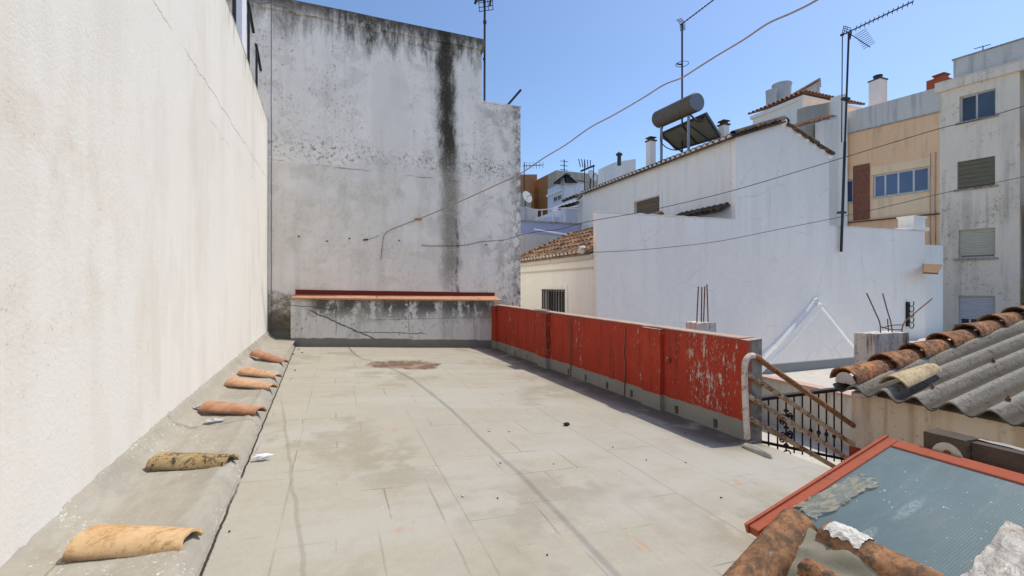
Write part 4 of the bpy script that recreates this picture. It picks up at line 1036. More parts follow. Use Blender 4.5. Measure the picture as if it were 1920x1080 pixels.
# upper storey
g = G(); wa, wb = onU(1237, 366, UB_), onU(1189, 376, UB_); y0, y1 = wa.y, wb.y
g.wall((UB_, VS + .17, 3.0), PY, PZ, PX, 8.6, 2.86, [(y0 - VS - .17, y1 - VS - .17, .3, 1.68)], .25); g.build('eave_wall', M_UPW, wh, fix=False)
g = G(); g.box(UB_ + .28, UG1, VS + .18, 18.6, 3.15, 5.6); g.build('storey_core', M_UPW, wh)
g = G(); g.box(UB_ - .03, UB_ - .002, y0 - .14, y0 - .02, 3.3, 4.80); g.box(UB_ - .03, UB_ - .002, y0 - .02, y1 + .05, 4.70, 4.80); g.build('window_surround', M_UPW, wh)
window(wh, (UB_, y0, 3.3), PY, PZ, PX, y1 - y0, 1.38, .14, [.5], .06, frame=M_WOODB, shutter=M_SH_BROWN, shut_h=.92)
rise = .345
su = V3((1, 0, rise)).normalized(); L = (12.80 - 10.70) * sqrt(1 + rise * rise)
g = G(); gm = G(); tileroof(g, gm, (10.66, VS - .10, 5.73), PY, su, 8.75, L, .235, .40)
g.build('upper_roof', [M_ROOFD, M_WHITEMORTAR], wh, smooth=True, ang=50)
g = G(); tileroof(g, None, (15.0, VS - .10, 5.70), PY, V3((-1, 0, rise)), 8.75, L + .06, .235, .60); g.build('upper_roof', M_ROOFD, wh, smooth=True, ang=50)
g = G()
for k in range(21): v = VS - .1 + k * .42; g.half((12.82, v, 6.44), (12.82, v + .47, 6.45), .13, .11, PZ, .014, 6)
for k in range(5): a = lerp(10.75, 12.75, k / 5); z = 5.79 + (a - 10.7) * rise; g.half((a, VS + .0, z), (a + .46, VS, z + .46 * rise + .03), .135, .105, PZ, .014, 8)
g.build('ridge_row', M_ROOFD, wh, smooth=True, ang=50)
g = G(); g.grid(blob((12.78, VS + .02, 6.46), .15, .12, .15, 5), 12, 8); g.build('ridge_mortar', M_CREAMW, wh, smooth=True)
for k in range(6): u = lerp(13.1, 14.9, k / 5); g = G(); g.grid(blob((u, VS + .01, 6.43 - (u - 12.78) * .358 - .05), .13, .05, .07, k, amp=.5), 10, 6); g.build('verge_mortar', M_CREAMW, wh, smooth=True)
# small tiled ledge on the upper wall
g = G(); tileroof(g, None, (UB_ - .42, VS + .19, 3.62), PY, V3((.42, 0, .22)), 2.25, .5, .235, .5); g.build('tiled_ledge', M_ROOFD, wh, smooth=True, ang=50)
# roof furniture of the house
def chimney(px, u, ptop, pbot, wpx, label, mat=M_WHITE, capm=M_ROOFD, par=None):
    a = onU(px, ptop, u); w_ = wpx / 850 * (a - V3((0, 0, EYE))).length * .93; zb = onU(px, pbot, u).z
    c = thing('chimney', (a.x, a.y, zb), label, 'chimney')
    g = G(); g.box(a.x - w_ / 2, a.x + w_ / 2, a.y - w_ / 2, a.y + w_ / 2, zb - .4, a.z - .18); g.build('stack', mat, c, bevel=.02)
    g = G(); g.box(a.x - w_ * .6, a.x + w_ * .6, a.y - w_ * .6, a.y + w_ * .6, a.z - .178, a.z - .13); g.box(a.x - w_ * .35, a.x + w_ * .35, a.y - w_ * .35, a.y + w_ * .35, a.z - .128, a.z - .04); g.box(a.x - w_ * .55, a.x + w_ * .55, a.y - w_ * .55, a.y + w_ * .55, a.z - .038, a.z); g.build('cap', capm, c)
    return c
chimney(1220.5, 12.7, 258, 300, 13, 'small white chimney with tile cap on the left of the solar water heater')
chimney(1357, 13.6, 227, 256, 13, 'small white chimney peeping over the roof on the right of the solar panel')
so = thing('solar_water_heater', (11.9, 13.2, 6.2), 'solar water heater with a big rust streaked tank on the tiled roof', 'water heater')
ta, tb_ = V3((11.6, 12.25, 7.76)), V3((11.6, 14.3, 7.84)); ax = (tb_ - ta).normalized(); Lt = (tb_ - ta).length
g = G(); g.lathe(ta, [(.318, .0), (.325, .02), (.325, Lt - .05), (.29, Lt)], 28, ax); g.build('tank', M_TANK, so, smooth=True, ang=30)
g = G(); g.lathe(ta - ax * .024, [(.29, 0), (.316, .022)], 28, ax); g.build('tank_end', M_TANKEND, so, smooth=True, ang=30)
pA, pB, pC, pD = onU(1323, 213, 11.95), onU(1240, 250, 11.95), onU(1269, 280, 12.75), onU(1350, 256, 12.75)
nn = (pB - pA).cross(pD - pA).normalized(); nn = -nn if nn.x < 0 else nn
g = G(); g.hexa([pA, pB, pC, pD, pA + nn * .09, pB + nn * .09, pC + nn * .09, pD + nn * .09]); g.build('collector', M_PANELB, so)
g = G()
for a, b in ((pA, pD), (pB, pC), (pA.lerp(pB, .5), pD.lerp(pC, .5))): g.tube([a - nn * .03, b - nn * .03], .035, 5)
for a, b in ((pA, pB), (pD, pC)): g.tube([a - nn * .02, b - nn * .02], .045, 6)
g.build('collector_frame', M_DKMET, so)
for px, pt, pb in ((1240, 238, 290), (1291, 218, 277)):
    g = G(); a, b = onU(px, pt, 11.55), onU(px + 1, pb, 11.5); g.tube([a, V3((a.x, a.y, b.z - .3))], .05, 6); g.build('leg', M_GALV, so)
    g = G(); g.tube([V3((a.x, a.y, 7.1)), V3((12.6, a.y, 6.6))], .03, 5); g.build('brace', M_DKMET, so)
g = G(); g.tube(smoothpath([V3((11.6, 12.6, 7.45)), V3((11.9, 12.5, 7.2)), V3((12.0, 12.4, 7.35))]), .03, 6); g.tube(smoothpath([V3((11.6, 14.0, 7.5)), V3((11.5, 14.0, 6.9)), V3((11.8, 13.6, 6.5)), V3((12.7, 13.3, 6.8))]), .02, 5); g.build('hose', M_DKMET, so)
an = thing('television_antenna', (12.5, 14.1, 6.4), 'tall antenna mast rising behind the solar tank', 'antenna')
mb = onU(1279, 185, 12.5); mt_ = onU(1279.5, 44, 12.5)
g = G(); g.tube([V3((mb.x, mb.y, 6.3)), V3((mb.x, mb.y, mt_.z))], .035, 6); g.build('mast', M_MAST, an)
yagi(an, (mb.x, mb.y, mt_.z), (0, -1, 0), 1.75, 11, .10, .07, (.9, 0, .4), r=.022)
c_ = onU(1279, 121, 12.5)
g = G(); g.tube([V3((mb.x, mb.y, c_.z)) + V3((.24 * cos(a * pi / 8), .24 * sin(a * pi / 8), .02)) for a in range(17)], .012, 5); g.tube([V3((mb.x, mb.y, c_.z)), V3((mb.x - .24, mb.y, c_.z - .02))], .03, 5); g.build('loop_aerial', M_MAST, an)
an = thing('television_antenna', (15.3, 9.8, 2.5), 'tall slightly leaning antenna mast fixed to the shaded white side wall', 'antenna')
a, b = onV(1577, 472, 9.86), onV(1591.5, 62, 9.86); m_ = a.lerp(b, .5)
g = G(); g.tube([a, m_], .042, 7); g.tube([m_, b], .030, 7)
for k in (.18, .70): p = a.lerp(b, k); g.box(p.x - .12, p.x + .12, p.y - .05, p.y + .10, p.z - .05, p.z + .02)
g.build('mast', M_MAST, an)
yagi(an, b + V3((.02, 0, .05)), (0.05, -1, 0), 1.72, 13, .10, .10, (.3, 0, .95), r=.020)
g = G()
for k in range(9): q_ = b + V3((.25 + k * .055, -.2, -.02 - k * .045)); g.tube([q_ - V3((.05, .2, 0)), q_ + V3((.05, .2, .0))], .010, 4)
g.tube([b, b + V3((.75, -.2, -.42))], .014, 5); g.build('side_reflector', M_MAST, an)
# hook rack, board and pier on the right end of the side wall
rk = thing('hook_rack', (18.5, 9.9, -1), 'narrow dark hook rack fixed to the shaded wall behind the bent rebars', 'hook rack')
a, b = onV(1703, 612, 9.9), onV(1703, 566, 9.9); g = G(); g.box(a.x - .06, a.x + .06, 9.88, 9.948, a.z, b.z); g.build('bar', M_IRON, rk)
g = G()
for k in range(5):
    z = lerp(a.z + .05, b.z - .05, k / 4); g.tube([V3((a.x + .10 + .13 * cos(t), 9.85, z - .10 * sin(t) * 1.2)) for t in [x * pi / 6 for x in range(-1, 7)]], .016, 5)
g.build('hooks', M_IRON, rk)
pr = thing('wall_pier', (20, 9.95, 3.4), 'squat white pier standing on the right end of the shaded side wall', 'pier')
a, b = onV(1708, 433, VS), onV(1737, 408, VS); g = G(); g.box(19.35, 20.02, VS + .0, VS + .5, 3.435, b.z - .02); g.build('shaft', M_UPW, pr); g = G(); g.box(19.25, 20.15, VS - .06, VS + .55, 3.43, 3.55); g.box(19.3, 20.1, VS - .03, VS + .52, b.z - .018, b.z + .04); g.build('cap', M_CREAMW, pr)
g = G(); a, b, c, d = onV(1732, 494, 10.0), onV(1768, 496, 9.7), onV(1760, 512, 9.3), onV(1731, 510, 9.4)
g.prism([a, b, c, d], (0, .02, -.05)); setp(g.build('awning_board', M_WOODB), 'brown board sticking out past the end of the shaded wall', 'board')
# neighbour's terrace
g = G(); g.box(11.6, 27.2, 4.1, VS - .003, -6, -1.2); g.box(11.6, 17.0, 4.1, 4.4, -1.2, -.9); setp(g.build('neighbour_terrace', M_TERR), kind='structure')
pk = thing('terrace_edge', (11.6, 7, -1.3), 'cream retaining wall with a pink tiled edge beyond the iron balustrade', 'wall')
g = G(); g.box(11.50, 11.597, 4.1, VS - .01, -5.95, -1.26); g.build('wall', M_NBR, pk)
g = G(); g.box(11.42, 11.78, 4.1, VS - .012, -1.257, -1.185); g.build('coping', M_PINK, pk, cut=14, jit=.012, jsc=2)
g = G(); a = onV(1690, 640, 9.4); g.box(a.x, 22.5, 9.0, 9.7, -1.197, a.z); setp(g.build('low_wall', M_TERR, bevel=.02), 'low whitish wall standing behind the rebar column', 'wall')

# ---- facades on the right
D2 = V3((-.2105, .9774, 0)).normalized(); N2 = V3((D2.y, -D2.x, 0)); K2 = atY(1762, 537, 22.0); K2.z = 0      # N2 points into the building
def fa(px, py, off=0.0):
    d = ray(px, py); P = K2 + N2 * off; k = (P.x * N2.x + P.y * N2.y) / (d.x * N2.x + d.y * N2.y); p = _hit(d, k)
    return (p.x - P.x) * D2.x + (p.y - P.y) * D2.y, p.z
def avg(pts): return sum(fa(*p)[1] for p in pts) / len(pts)
def FP(s, z, off=0.0): return K2 + D2 * s + N2 * off + V3((0, 0, z))
ph = thing('peach_building', FP(5, -6), 'peach rendered building with a brick panel and grey roof parapet', 'building')
sE = 11.5; zt_ = avg([(1540, 267), (1755, 206)]); zpt = avg([(1625, 200), (1758, 165)])
W1 = (fa(1742, 0)[0], fa(1637, 0)[0], avg([(1742, 357), (1637, 371)]), avg([(1742, 313), (1637, 327)]))
W2 = (fa(1600, 0)[0] + .01, fa(1567, 0)[0], avg([(1600, 379), (1567, 383)]), avg([(1600, 335), (1567, 342)]))
g = G(); g.wall(FP(0, -6), D2, PZ, N2, sE, zt_ + 6, [(W1[0], W1[1], W1[2] + 6, W1[3] + 6), (W2[0], W2[1], W2[2] + 6, W2[3] + 6)], .22); g.build('facade', M_PEACH, ph, fix=False)
g = G(); g.ob(FP(.02, -6, .30), D2 * (sE - .04), PZ * (zt_ + 5.98), N2 * 9); g.build('core', M_PEACH, ph)
zb1, zb2 = avg([(1637, 300), (1742, 283)]), avg([(1560, 418), (1758, 402)])
g = G()
for s0, s1, z0_, z1_ in ((fa(1745, 0)[0], fa(1633, 0)[0], W1[3] + .02, W1[3] + .42), (fa(1745, 0)[0], fa(1633, 0)[0], zb2 + .12, W1[2] - .06), (W2[0], fa(1563, 0)[0], W2[3] + .02, W2[3] + .40), (W2[0], fa(1563, 0)[0], zb2 + .12, W2[2] - .06)):
    g = G(); g.ob(FP(s0, z0_, -.012), D2 * (s1 - s0), PZ * (z1_ - z0_), N2 * .010); g.build('light_band', M_PEACHL, ph)
g = G(); g.ob(FP(0, zb2 - .06, -.14), D2 * sE, PZ * .05, N2 * .137); g.build('string_course', M_DKMET, ph)
g = G(); zl = avg([(1735, 530)]); g.ob(FP(0, zl - .06, -.14), D2 * 3, PZ * .05, N2 * .137); g.build('string_course', M_DKMET, ph)
a, b = fa(1631, 0)[0], fa(1600, 0)[0]; g = G(); g.ob(FP(a, zb2 + .05, -.05), D2 * (b - a), PZ * (avg([(1615, 309)]) - zb2 - .05), N2 * .047); g.build('brick_panel', M_BRICK, ph)
window(ph, FP(W1[0], W1[2]), D2, PZ, N2, W1[1] - W1[0], W1[3] - W1[2], .10, [.27, .54, .78], .075, pane=M_PANEB)
window(ph, FP(W2[0], W2[2]), D2, PZ, N2, W2[1] - W2[0], W2[3] - W2[2], .10, [.5], .075, pane=M_PANEB)
g = G(); g.ob(FP(W1[0] - .06, W1[2] - .05, -.09), D2 * (W1[1] - W1[0] + .12), PZ * .05, N2 * .19); g.build('sill', M_GREYP, ph)
g = G(); g.ob(FP(W2[0], W2[2] - .05, -.09), D2 * (W2[1] - W2[0] + .06), PZ * .05, N2 * .19); g.build('sill', M_GREYP, ph)
g = G(); g.ob(FP(.002, zt_ + .003, -.02), D2 * sE, PZ * (zpt - zt_), N2 * .25); g.build('parapet', M_GREYP, ph)
g = G(); g.ob(FP(0.0, zt_ - .03, -.06), D2 * sE, PZ * .05, N2 * .05); g.build('coping', M_CONC, ph)
a, b = fa(1760, 600)[0], fa(1726, 600)[0]; za, zb = avg([(1735, 612)]), avg([(1735, 558)])
window(ph, FP(a + .5, za, -.012), D2, PZ, N2, b - a, zb - za, -.03, [.5], .07, pane=M_PANEB)
g = G()
for s, w_ in ((.16, .022), (.34, .012)):
    g.tube([FP(s + .03 * nz(k * .8, s * 9), lerp(-1.5, avg([(1757, 285)]), k / 14), -.04) for k in range(15)], w_, 5)
g.build('downpipe', M_CONC, ph)
bb = thing('balcony_railing', FP(.8, -1.6, -.5), 'small dark balcony railing at the foot of the peach facade', 'railing')
a, b = fa(1757, 620)[0], fa(1728, 620)[0]; zt2, zb3 = avg([(1745, 620)]), avg([(1745, 637)])
g = G(); g.ob(FP(a, zt2, -.3), D2 * (b - a), PZ * .05, N2 * .05); g.build('top_rail', M_IRON, bb)
for k in range(9): g = G(); g.tube([FP(lerp(a, b, k / 8), zb3 - .1, -.28), FP(lerp(a, b, k / 8), zt2, -.28)], .02, 5); g.build('baluster', M_IRON, bb)
ch = atY(1646, 142, 26); cb = atY(1646, 200, 26)
cm = thing('chimney', (ch.x, ch.y, cb.z), 'plain white square chimney with a dark pot on the grey parapet', 'chimney')
w_ = 20 / 850 * 26 / 2
g = G(); g.box(ch.x - w_, ch.x + w_, ch.y - w_, ch.y + w_, cb.z - 1.0, ch.z - .32); g.build('stack', M_UPW, cm)
g = G(); g.box(ch.x - w_ * 1.12, ch.x + w_ * 1.12, ch.y - w_ * 1.12, ch.y + w_ * 1.12, ch.z - .318, ch.z - .25); g.lathe((ch.x, ch.y, ch.z - .248), [(.20, 0), (.20, .18), (.23, .19), (.23, .25)], 14); g.build('pot', M_DKMET, cm)
an = thing('television_antenna', onU(1579, 200, 22.0), 'thin pole with a small disc aerial on the roof behind the leaning mast', 'antenna')
a, b = atY(1578, 215, 24.6), atY(1579.5, 66, 24.6); g = G(); g.tube([V3((a.x, a.y, a.z - 1.5)), b], .028, 6); g.build('mast', M_MAST, an); g = G(); g.lathe(b, [(.02, -.02), (.11, 0), (.11, .05), (.03, .10)], 12); g.build('disc', M_MAST, an)

ab = thing('apartment_block', FP(-3, -6), 'weathered cream apartment block with roller blinds at the right edge', 'building')
sW = fa(1912, 300)[0]; zc0, zc1 = avg([(1766, 178), (1905, 130)]), avg([(1766, 160), (1905, 116)])
def hole(px0, px1, top, bot): return (fa(px1, 0)[0], fa(px0, 0)[0], avg(bot), avg(top))
H = [hole(1799, 1867, [(1799, 181), (1867, 165)], [(1799, 231), (1867, 215)]), hole(1795, 1866, [(1795, 302), (1866, 294)], [(1795, 355), (1866, 348)]),
     hole(1797, 1866, [(1797, 431), (1866, 427)], [(1797, 485), (1866, 483)]), hole(1797, 1866, [(1797, 555), (1866, 554)], [(1797, 609), (1866, 611)])]
g = G(); g.wall(FP(sW, -6), D2, PZ, N2, -sW, zc1 + 6, [(h[0] - sW, h[1] - sW, h[2] + 6, h[3] + 6) for h in H], .24); g.build('facade', M_APT, ab, fix=False)
g = G(); g.ob(FP(sW + .01, -6, .32), D2 * (-sW - .012), PZ * (zc1 + 5.9), N2 * 9); g.ob(FP(sW - 4, -6, 1.4), D2 * 3.99, PZ * (zc1 + 5.9), N2 * 8); g.ob(FP(sW, -6, .002), D2 * .14, PZ * (zc1 + 5.9), N2 * .31); g.build('core', M_APT, ab)
g = G(); g.ob(FP(-.004, -6, .005), D2 * .003, PZ * (zc1 + 6), N2 * 9); g.build('party_face', M_APT, ab)
g = G(); g.ob(FP(sW - 4, zc0, -.16), D2 * (-sW + 4 + .15), PZ * (zc1 - zc0), N2 * .157); g.ob(FP(sW - 4, zc1 + .003, -.18), D2 * (-sW + 4.15), PZ * .06, N2 * 2); g.build('cornice', M_APT, ab, bevel=.02)
s0 = fa(1787, 120)[0]; zp = avg([(1790, 113), (1915, 72)])
g = G(); g.ob(FP(sW - 4, zc1 + .066, .05), D2 * (-sW + 4 + s0), PZ * (zp - zc1 - .066), N2 * 6); g.build('attic', M_GREYP, ab)
g = G(); g.ob(FP(sW - 4, zp + .003, .0), D2 * (-sW + 4 + s0 + .05), PZ * .05, N2 * .2); g.build('attic_coping', M_CONC, ab)
spec = [(dict(cols=[.53], pane=M_PANE, frame=M_GREYP)), (dict(cols=[], shutter=M_SH_OLIVE, shut_h=.98)), (dict(cols=[], shutter=M_SH_CREAM, shut_h=.90)), (dict(cols=[.35, .70], shutter=M_SH_WHITE, shut_h=.80))]
for i, (h, kw) in enumerate(zip(H, spec)):
    wn = window(ab, FP(h[0], h[2]), D2, PZ, N2, h[1] - h[0], h[3] - h[2], .05 if i == 1 else .15, fw=.07, **kw)
    if i == 0: g = G(); g.ob(FP(h[0] + .05, h[2] + .05, .145), D2 * ((h[1] - h[0]) * .46), PZ * (h[3] - h[2] - .1), N2 * .012); g.build('pane', M_PANED, wn)
    g = G(); g.ob(FP(h[0] - .10, h[2] - .08, -.10), D2 * (h[1] - h[0] + .22), PZ * .08, N2 * .24); g.build('sill', M_CONC, wn)
g = G()
for k, (yt, yb) in enumerate(((195, 243), (335, 380), (500, 520), (640, 660))):
    zt3, zb4 = avg([(1915, yt)]), avg([(1915, yb)]); g.ob(FP(sW - 3.9, zb4 - .18, -.5), D2 * 3.7, PZ * .18, N2 * 1.88)
g.build('balcony_slab', M_GREYP, ab)
z0_, z1_ = avg([(1915, 243)]), avg([(1915, 195)]); g = G(); g.ob(FP(sW - 3.9, z0_, -.48), D2 * 3.6, PZ * (z1_ - z0_), N2 * .06); g.build('balcony_panel', M_UPW, ab)
z0_, z1_ = avg([(1915, 380)]), avg([(1915, 335)]); g = G()
g.ob(FP(sW - 3.9, z1_ - .05, -.48), D2 * 3.6, PZ * .05, N2 * .05)
for k in range(24): g.tube([FP(sW - .35 - k * .14, z0_, -.46), FP(sW - .35 - k * .14, z1_, -.46)], .016, 4)
g.build('balcony_railing', M_IRON, ab)
z0_, z1_ = avg([(1915, 515)]), avg([(1915, 398)]); window(ab, FP(sW - 3.0, z0_, .2), D2, PZ, N2, 2.8, z1_ - z0_, 0, [.33, .66], .08)
z0_, z1_ = avg([(1915, 640)]), avg([(1915, 540)]); g = G(); g.ob(FP(sW - 3.5, z0_, .1), D2 * 3.35, PZ * (z1_ - z0_), N2 * .05); g.build('awning', M_GREEN, ab)
a = atY(1764, 143, 25); cm = thing('chimney', (a.x, a.y, a.z - 1), 'red brick chimney peeping up beside the apartment block roof', 'chimney')
wd = 25 / 850 * 25 / 2; g = G(); g.box(a.x - wd * 1.6, a.x + wd * 1.4, a.y - wd, a.y + wd, a.z - 1.6, a.z - .22); g.build('stack', M_CHIM, cm); g = G(); g.box(a.x - wd * .6, a.x + wd * .75, a.y - wd * .6, a.y + wd * .6, a.z - .217, a.z + .02); g.box(a.x - wd * .75, a.x + wd * .9, a.y - wd * .75, a.y + wd * .75, a.z + .023, a.z + .08); g.build('cap', M_CHIM, cm)
an = thing('roof_aerial', FP(-3, zp, 1), 'little dark aerial on the apartment block parapet', 'antenna')
a = fa(1843, 95, .3); g = G(); p = FP(a[0], zp, .3); g.tube([p, p + V3((0, 0, .35))], .02, 5); g.tube([p + V3((0, 0, .33)) + D2 * .3, p + V3((0, 0, .30)) - D2 * .25], .02, 5); g.build('mast', M_MAST, an)

# ---- hip roofed house up the hill
hh = thing('hip_roof_house', (30, 22, 8), 'white house with a tiled hip roof high behind the gable', 'house')
cE = atY(1507, 172, 28.0); u0, v0h = cE.x, cE.y; v1h, u1h = onU(1402, 209, u0).y, onV(1621, 194, v0h).x; ze = cE.z
g = G(); g.box(u0 + .25, u1h - .2, v0h + .25, v1h - .2, 2, ze - .12); g.build('walls', M_UPW, hh)
g = G(); g.box(u0 + .1, u1h - .1, v0h + .1, v1h - .1, ze - .35, ze - .125); g.build('cornice', M_UPW, hh)
cx, cy = (u0 + u1h) / 2, (v0h + v1h) / 2; hp_ = .72
for nm, E0, ax, up, W, L in (('roof', (u0, v0h, ze), PY, V3((1, 0, .25)), v1h - v0h, (u1h - u0) / 2), ('roof', (u0, v0h, ze), PX, V3((0, 1, .33)), u1h - u0, (v1h - v0h) / 2)):
    g = G(); E0 = V3(E0); up = up.normalized(); n_ = int(W / .30); nw = ax.cross(up); nw = -nw if nw.z < 0 else nw
    for k in range(n_):
        s = (k + .5) / n_; m = 1 - abs(2 * s - 1); l = max(.3, L * m * 1.02); c0 = E0 + ax * (W * s)
        rows = max(1, int(l / .5))
        for j in range(rows): g.half(c0 + up * (l * j / rows - .05) + nw * .02, c0 + up * (l * (j + 1) / rows), .125, .10, nw, .015, 5, pi)
    g.poly(E0, E0 + ax * W, E0 + ax * (W / 2) + up * L)
    g.build(nm, M_ROOFC, hh, smooth=True, ang=50)
a = atY(1530, 150, 30.5); b = atY(1480, 185, 30.5)
g = G(); p0, p1 = atY(1470, 190, 30.5), atY(1537, 151, 30.5); dd = p1 - p0
g.prism([p0, p1, V3((p1.x, p1.y, p0.z - .3)), ], (1.2, .8, 0)); g.build('dormer', M_GREYP, hh)
g = G()
for k in range(6):
    f_ = k * .24; g.half(p0 + V3((f_, f_ * .66, .06)), p1 + V3((f_, f_ * .66, .06)), .16, .14, PZ, .02, 6)
g.build('dormer_tiles', M_ROOFC, hh, smooth=True, ang=50)
for (x0, y0_, x1, y1_, Y, m, nm) in ((1510, 186, 1573, 228, 25.5, M_CONCB, 'roof_wall'), (1574, 178, 1581, 232, 25.2, M_UPW, 'roof_post'), (1545, 212, 1625, 262, 25.0, M_UPW, 'roof_wall')):
    a, b = atY(x0, y1_, Y), atY(x1, y0_, Y); c = atY(x0, y0_ + (14 if nm == 'roof_wall' else 0), Y)
    g = G(); g.hexa([(a.x, a.y, 3), (b.x, a.y - .3, 3), (b.x, a.y + .3, 3), (a.x, a.y + .5, 3), (a.x, a.y, c.z), (b.x, a.y - .3, b.z), (b.x, a.y + .3, b.z), (a.x, a.y + .5, c.z)]); g.build(nm, m, hh)
a = atY(1493, 238, 24.3); b = atY(1570, 216, 24.3); g = G(); tileroof(g, None, (a.x, a.y, a.z), (b - a), V3((-.3, .9, .4)), (b - a).length, .34, .26, .45); g.build('lean_to_roof', M_ROOFC, hh, smooth=True, ang=50)
for px, py0, py1, wpx, lab in ((1466, 158, 186, 32, 'larger grey water tank behind the hip roof'), (1446, 170, 192, 18, 'smaller grey water tank behind the hip roof')):
    a, b = atY(px, py0, 33.5 if wpx > 20 else 33.0), atY(px, py1 + 14, 33.5); r = wpx / 850 * 33.5 / 2
    g = G(); g.lathe((a.x, a.y, b.z), [(r * .92, 0), (r, (a.z - b.z) * .93), (r * 1.06, (a.z - b.z) * .94), (r * 1.06, (a.z - b.z) * .99), (r * .5, a.z - b.z)], 20); setp(g.build('water_tank', M_WTANK, smooth=True, ang=40), lab, 'water tank')

# ---- cluster seen through the gap over the lane
def wbox(name, x0, x1, yt, Y, dep, mat, par, zb=-6, yt2=None, slope=None):
    a, b = atY(x0, yt, Y), atY(x1, yt if yt2 is None else yt2, Y)
    v = a.y; b = onV(x1, yt if yt2 is None else yt2, v); g = G()
    g.hexa([(a.x, v, zb), (b.x, v, zb), (b.x, v + dep, zb), (a.x, v + dep, zb), (a.x, v, a.z), (b.x, v, b.z), (b.x, v + dep, b.z), (a.x, v + dep, a.z)])
    return g.build(name, mat, par)
t1 = thing('grey_wall', atY(1030, 537, 17.4), 'weathered white wall rising just behind the low tiled roof', 'wall')
wbox('wall', 960, 1088, 436, 17.4, .3, M_GREYP, t1, yt2=446)
t2 = thing('lilac_wall', atY(1030, 537, 19.5), 'bluish lilac terrace parapet under the white railing', 'wall')
wbox('wall', 955, 1091, 412, 19.5, .3, M_LILAC, t2, yt2=420); o = wbox('coping', 955, 1091, 411, 19.45, .42, M_CONC, t2, zb=atY(1000, 414, 19.45).z, yt2=418.5)
t2b = thing('white_pipe', atY(1020, 432, 18.5), 'thin white pipe lying along the foot of the lilac parapet', 'pipe')
g = G(); g.tube([atY(1001, 430, 18.4), atY(1072, 441, 18.2)], .035, 6); g.build('tube', M_ALU, t2b)
t3 = thing('terrace_house', atY(1060, 537, 24), 'white terrace rooms with small dark tiled eaves behind the railing', 'house')
wbox('wall', 970, 1006, 386, 23.0, 3, M_GREYP, t3, yt2=392); wbox('wall', 1060, 1084, 389, 22.4, 2, M_BLUEW, t3, yt2=388)
wbox('wall', 1084, 1100, 372, 23.5, 3, M_UPW, t3); wbox('wall', 1006, 1060, 407, 22.6, .3, M_BLUEW, t3); wbox('wall', 1036, 1062, 398, 24.5, 2, M_BLUEW, t3)
for x0, y0_, x1, y1_ in ((1046, 392, 1082, 382), (1054, 378, 1085, 366)):
    a, b = atY(x0, y0_, 22.9), atY(x1, y1_, 22.2); g = G(); tileroof(g, None, a, b - a, V3((.5, .5, .3)), (b - a).length, .5, .22, .5); g.build('eave_tiles', M_ROOFD, t3, smooth=True, ang=50)
a, b = atY(1081, 374, 21.9), atY(1098, 362, 21.2); g = G(); gm = G(); tileroof(g, gm, a, b - a, V3((.6, .5, .3)), (b - a).length, .6, .22, .5); g.build('eave_tiles', [M_ROOFD, M_WHITEMORTAR], t3, smooth=True, ang=50)
tr = thing('white_railing', atY(1040, 415, 21.5), 'thin white terrace railing above the lilac parapet', 'railing')
for a_, b_ in (((1006, 394), (1060, 390)), ((1060, 390), (1090, 392)), ((1006, 394), (985, 388))):
    g = G(); g.tube([atY(a_[0], a_[1], 21.0), atY(b_[0], b_[1], 20.6)], .025, 5); g.build('rail', M_ALU, tr)
for px in (1007, 1016, 1036, 1059, 1083): g = G(); g.tube([atY(px, 392, 20.9), atY(px, 418, 20.9)], .028, 5); g.build('post', M_ALU, tr)
t4 = thing('white_block', atY(1058, 537, 30), 'white flat roofed house with a solar panel on top in the far cluster', 'house')
cr = atY(1058, 341, 30); lf = onU(1027, 352, cr.x); rt = onV(1097, 347, cr.y)
g = G(); g.hexa([(cr.x, cr.y, -6), (rt.x, cr.y, -6), (rt.x, lf.y, -6), (cr.x, lf.y, -6), (cr.x, cr.y, cr.z), (rt.x, cr.y, rt.z + .1), (rt.x, lf.y, rt.z + .1), (cr.x, lf.y, cr.z)]); g.build('walls', M_BLUEW, t4)
g = G(); p = onU(1050, 345, cr.x); g.box(cr.x - .12, cr.x - .003, cr.y + .2, lf.y, cr.z - .55, cr.z - .42); g.build('cornice', M_CREAMW, t4)
q0, q1 = onU(1056, 362, cr.x), onU(1051, 376, cr.x); window(t4, (cr.x - .02, q0.y + .1, q1.z), PY, PZ, PX, 1.3, q0.z - q1.z, -.03, [.5], .08)
g = G(); a, b, c, d = atY(1038, 345, 29.5), atY(1062, 327, 29.5), atY(1083, 343, 31), atY(1050, 346, 31)
g.hexa([a, b, atY(1071, 328, 30.5), d, a + V3((0, 0, .1)), b + V3((0, 0, .1)), atY(1071, 327, 30.5), d + V3((0, 0, .1))]); g.prism([atY(1060, 327.5, 29.6), atY(1066, 328, 29.6), atY(1084, 343, 30.2), atY(1062, 343, 29.6)], (.1, .4, .1)); g.build('solar_panel', M_IRON, t4)
t5 = thing('ochre_house', atY(1030, 537, 36), 'tall ochre and beige house with a sloping top in the far cluster', 'house')
cr = atY(1043, 319, 36); lf = onU(1001, 340, cr.x); rt = onV(1060, 322, cr.y); mid = onU(1027, 327, cr.x)
for nm, p, q_, mt in (('wall', lf, mid, M_OCHRE), ('wall', mid, cr, M_BEIGE)):
    g = G(); g.hexa([(cr.x, q_.y, -6), (cr.x + 6, q_.y, -6), (cr.x + 6, p.y - .01, -6), (cr.x, p.y - .01, -6), (cr.x, q_.y, q_.z), (cr.x + 6, q_.y, q_.z), (cr.x + 6, p.y - .01, p.z), (cr.x, p.y - .01, p.z)]); g.build(nm, mt, t5)
g = G(); q_ = onU(1009, 352, cr.x); g.box(cr.x - .02, cr.x + .05, q_.y, q_.y + .9, q_.z - .9, q_.z); g.build('window', M_PANE, t5)
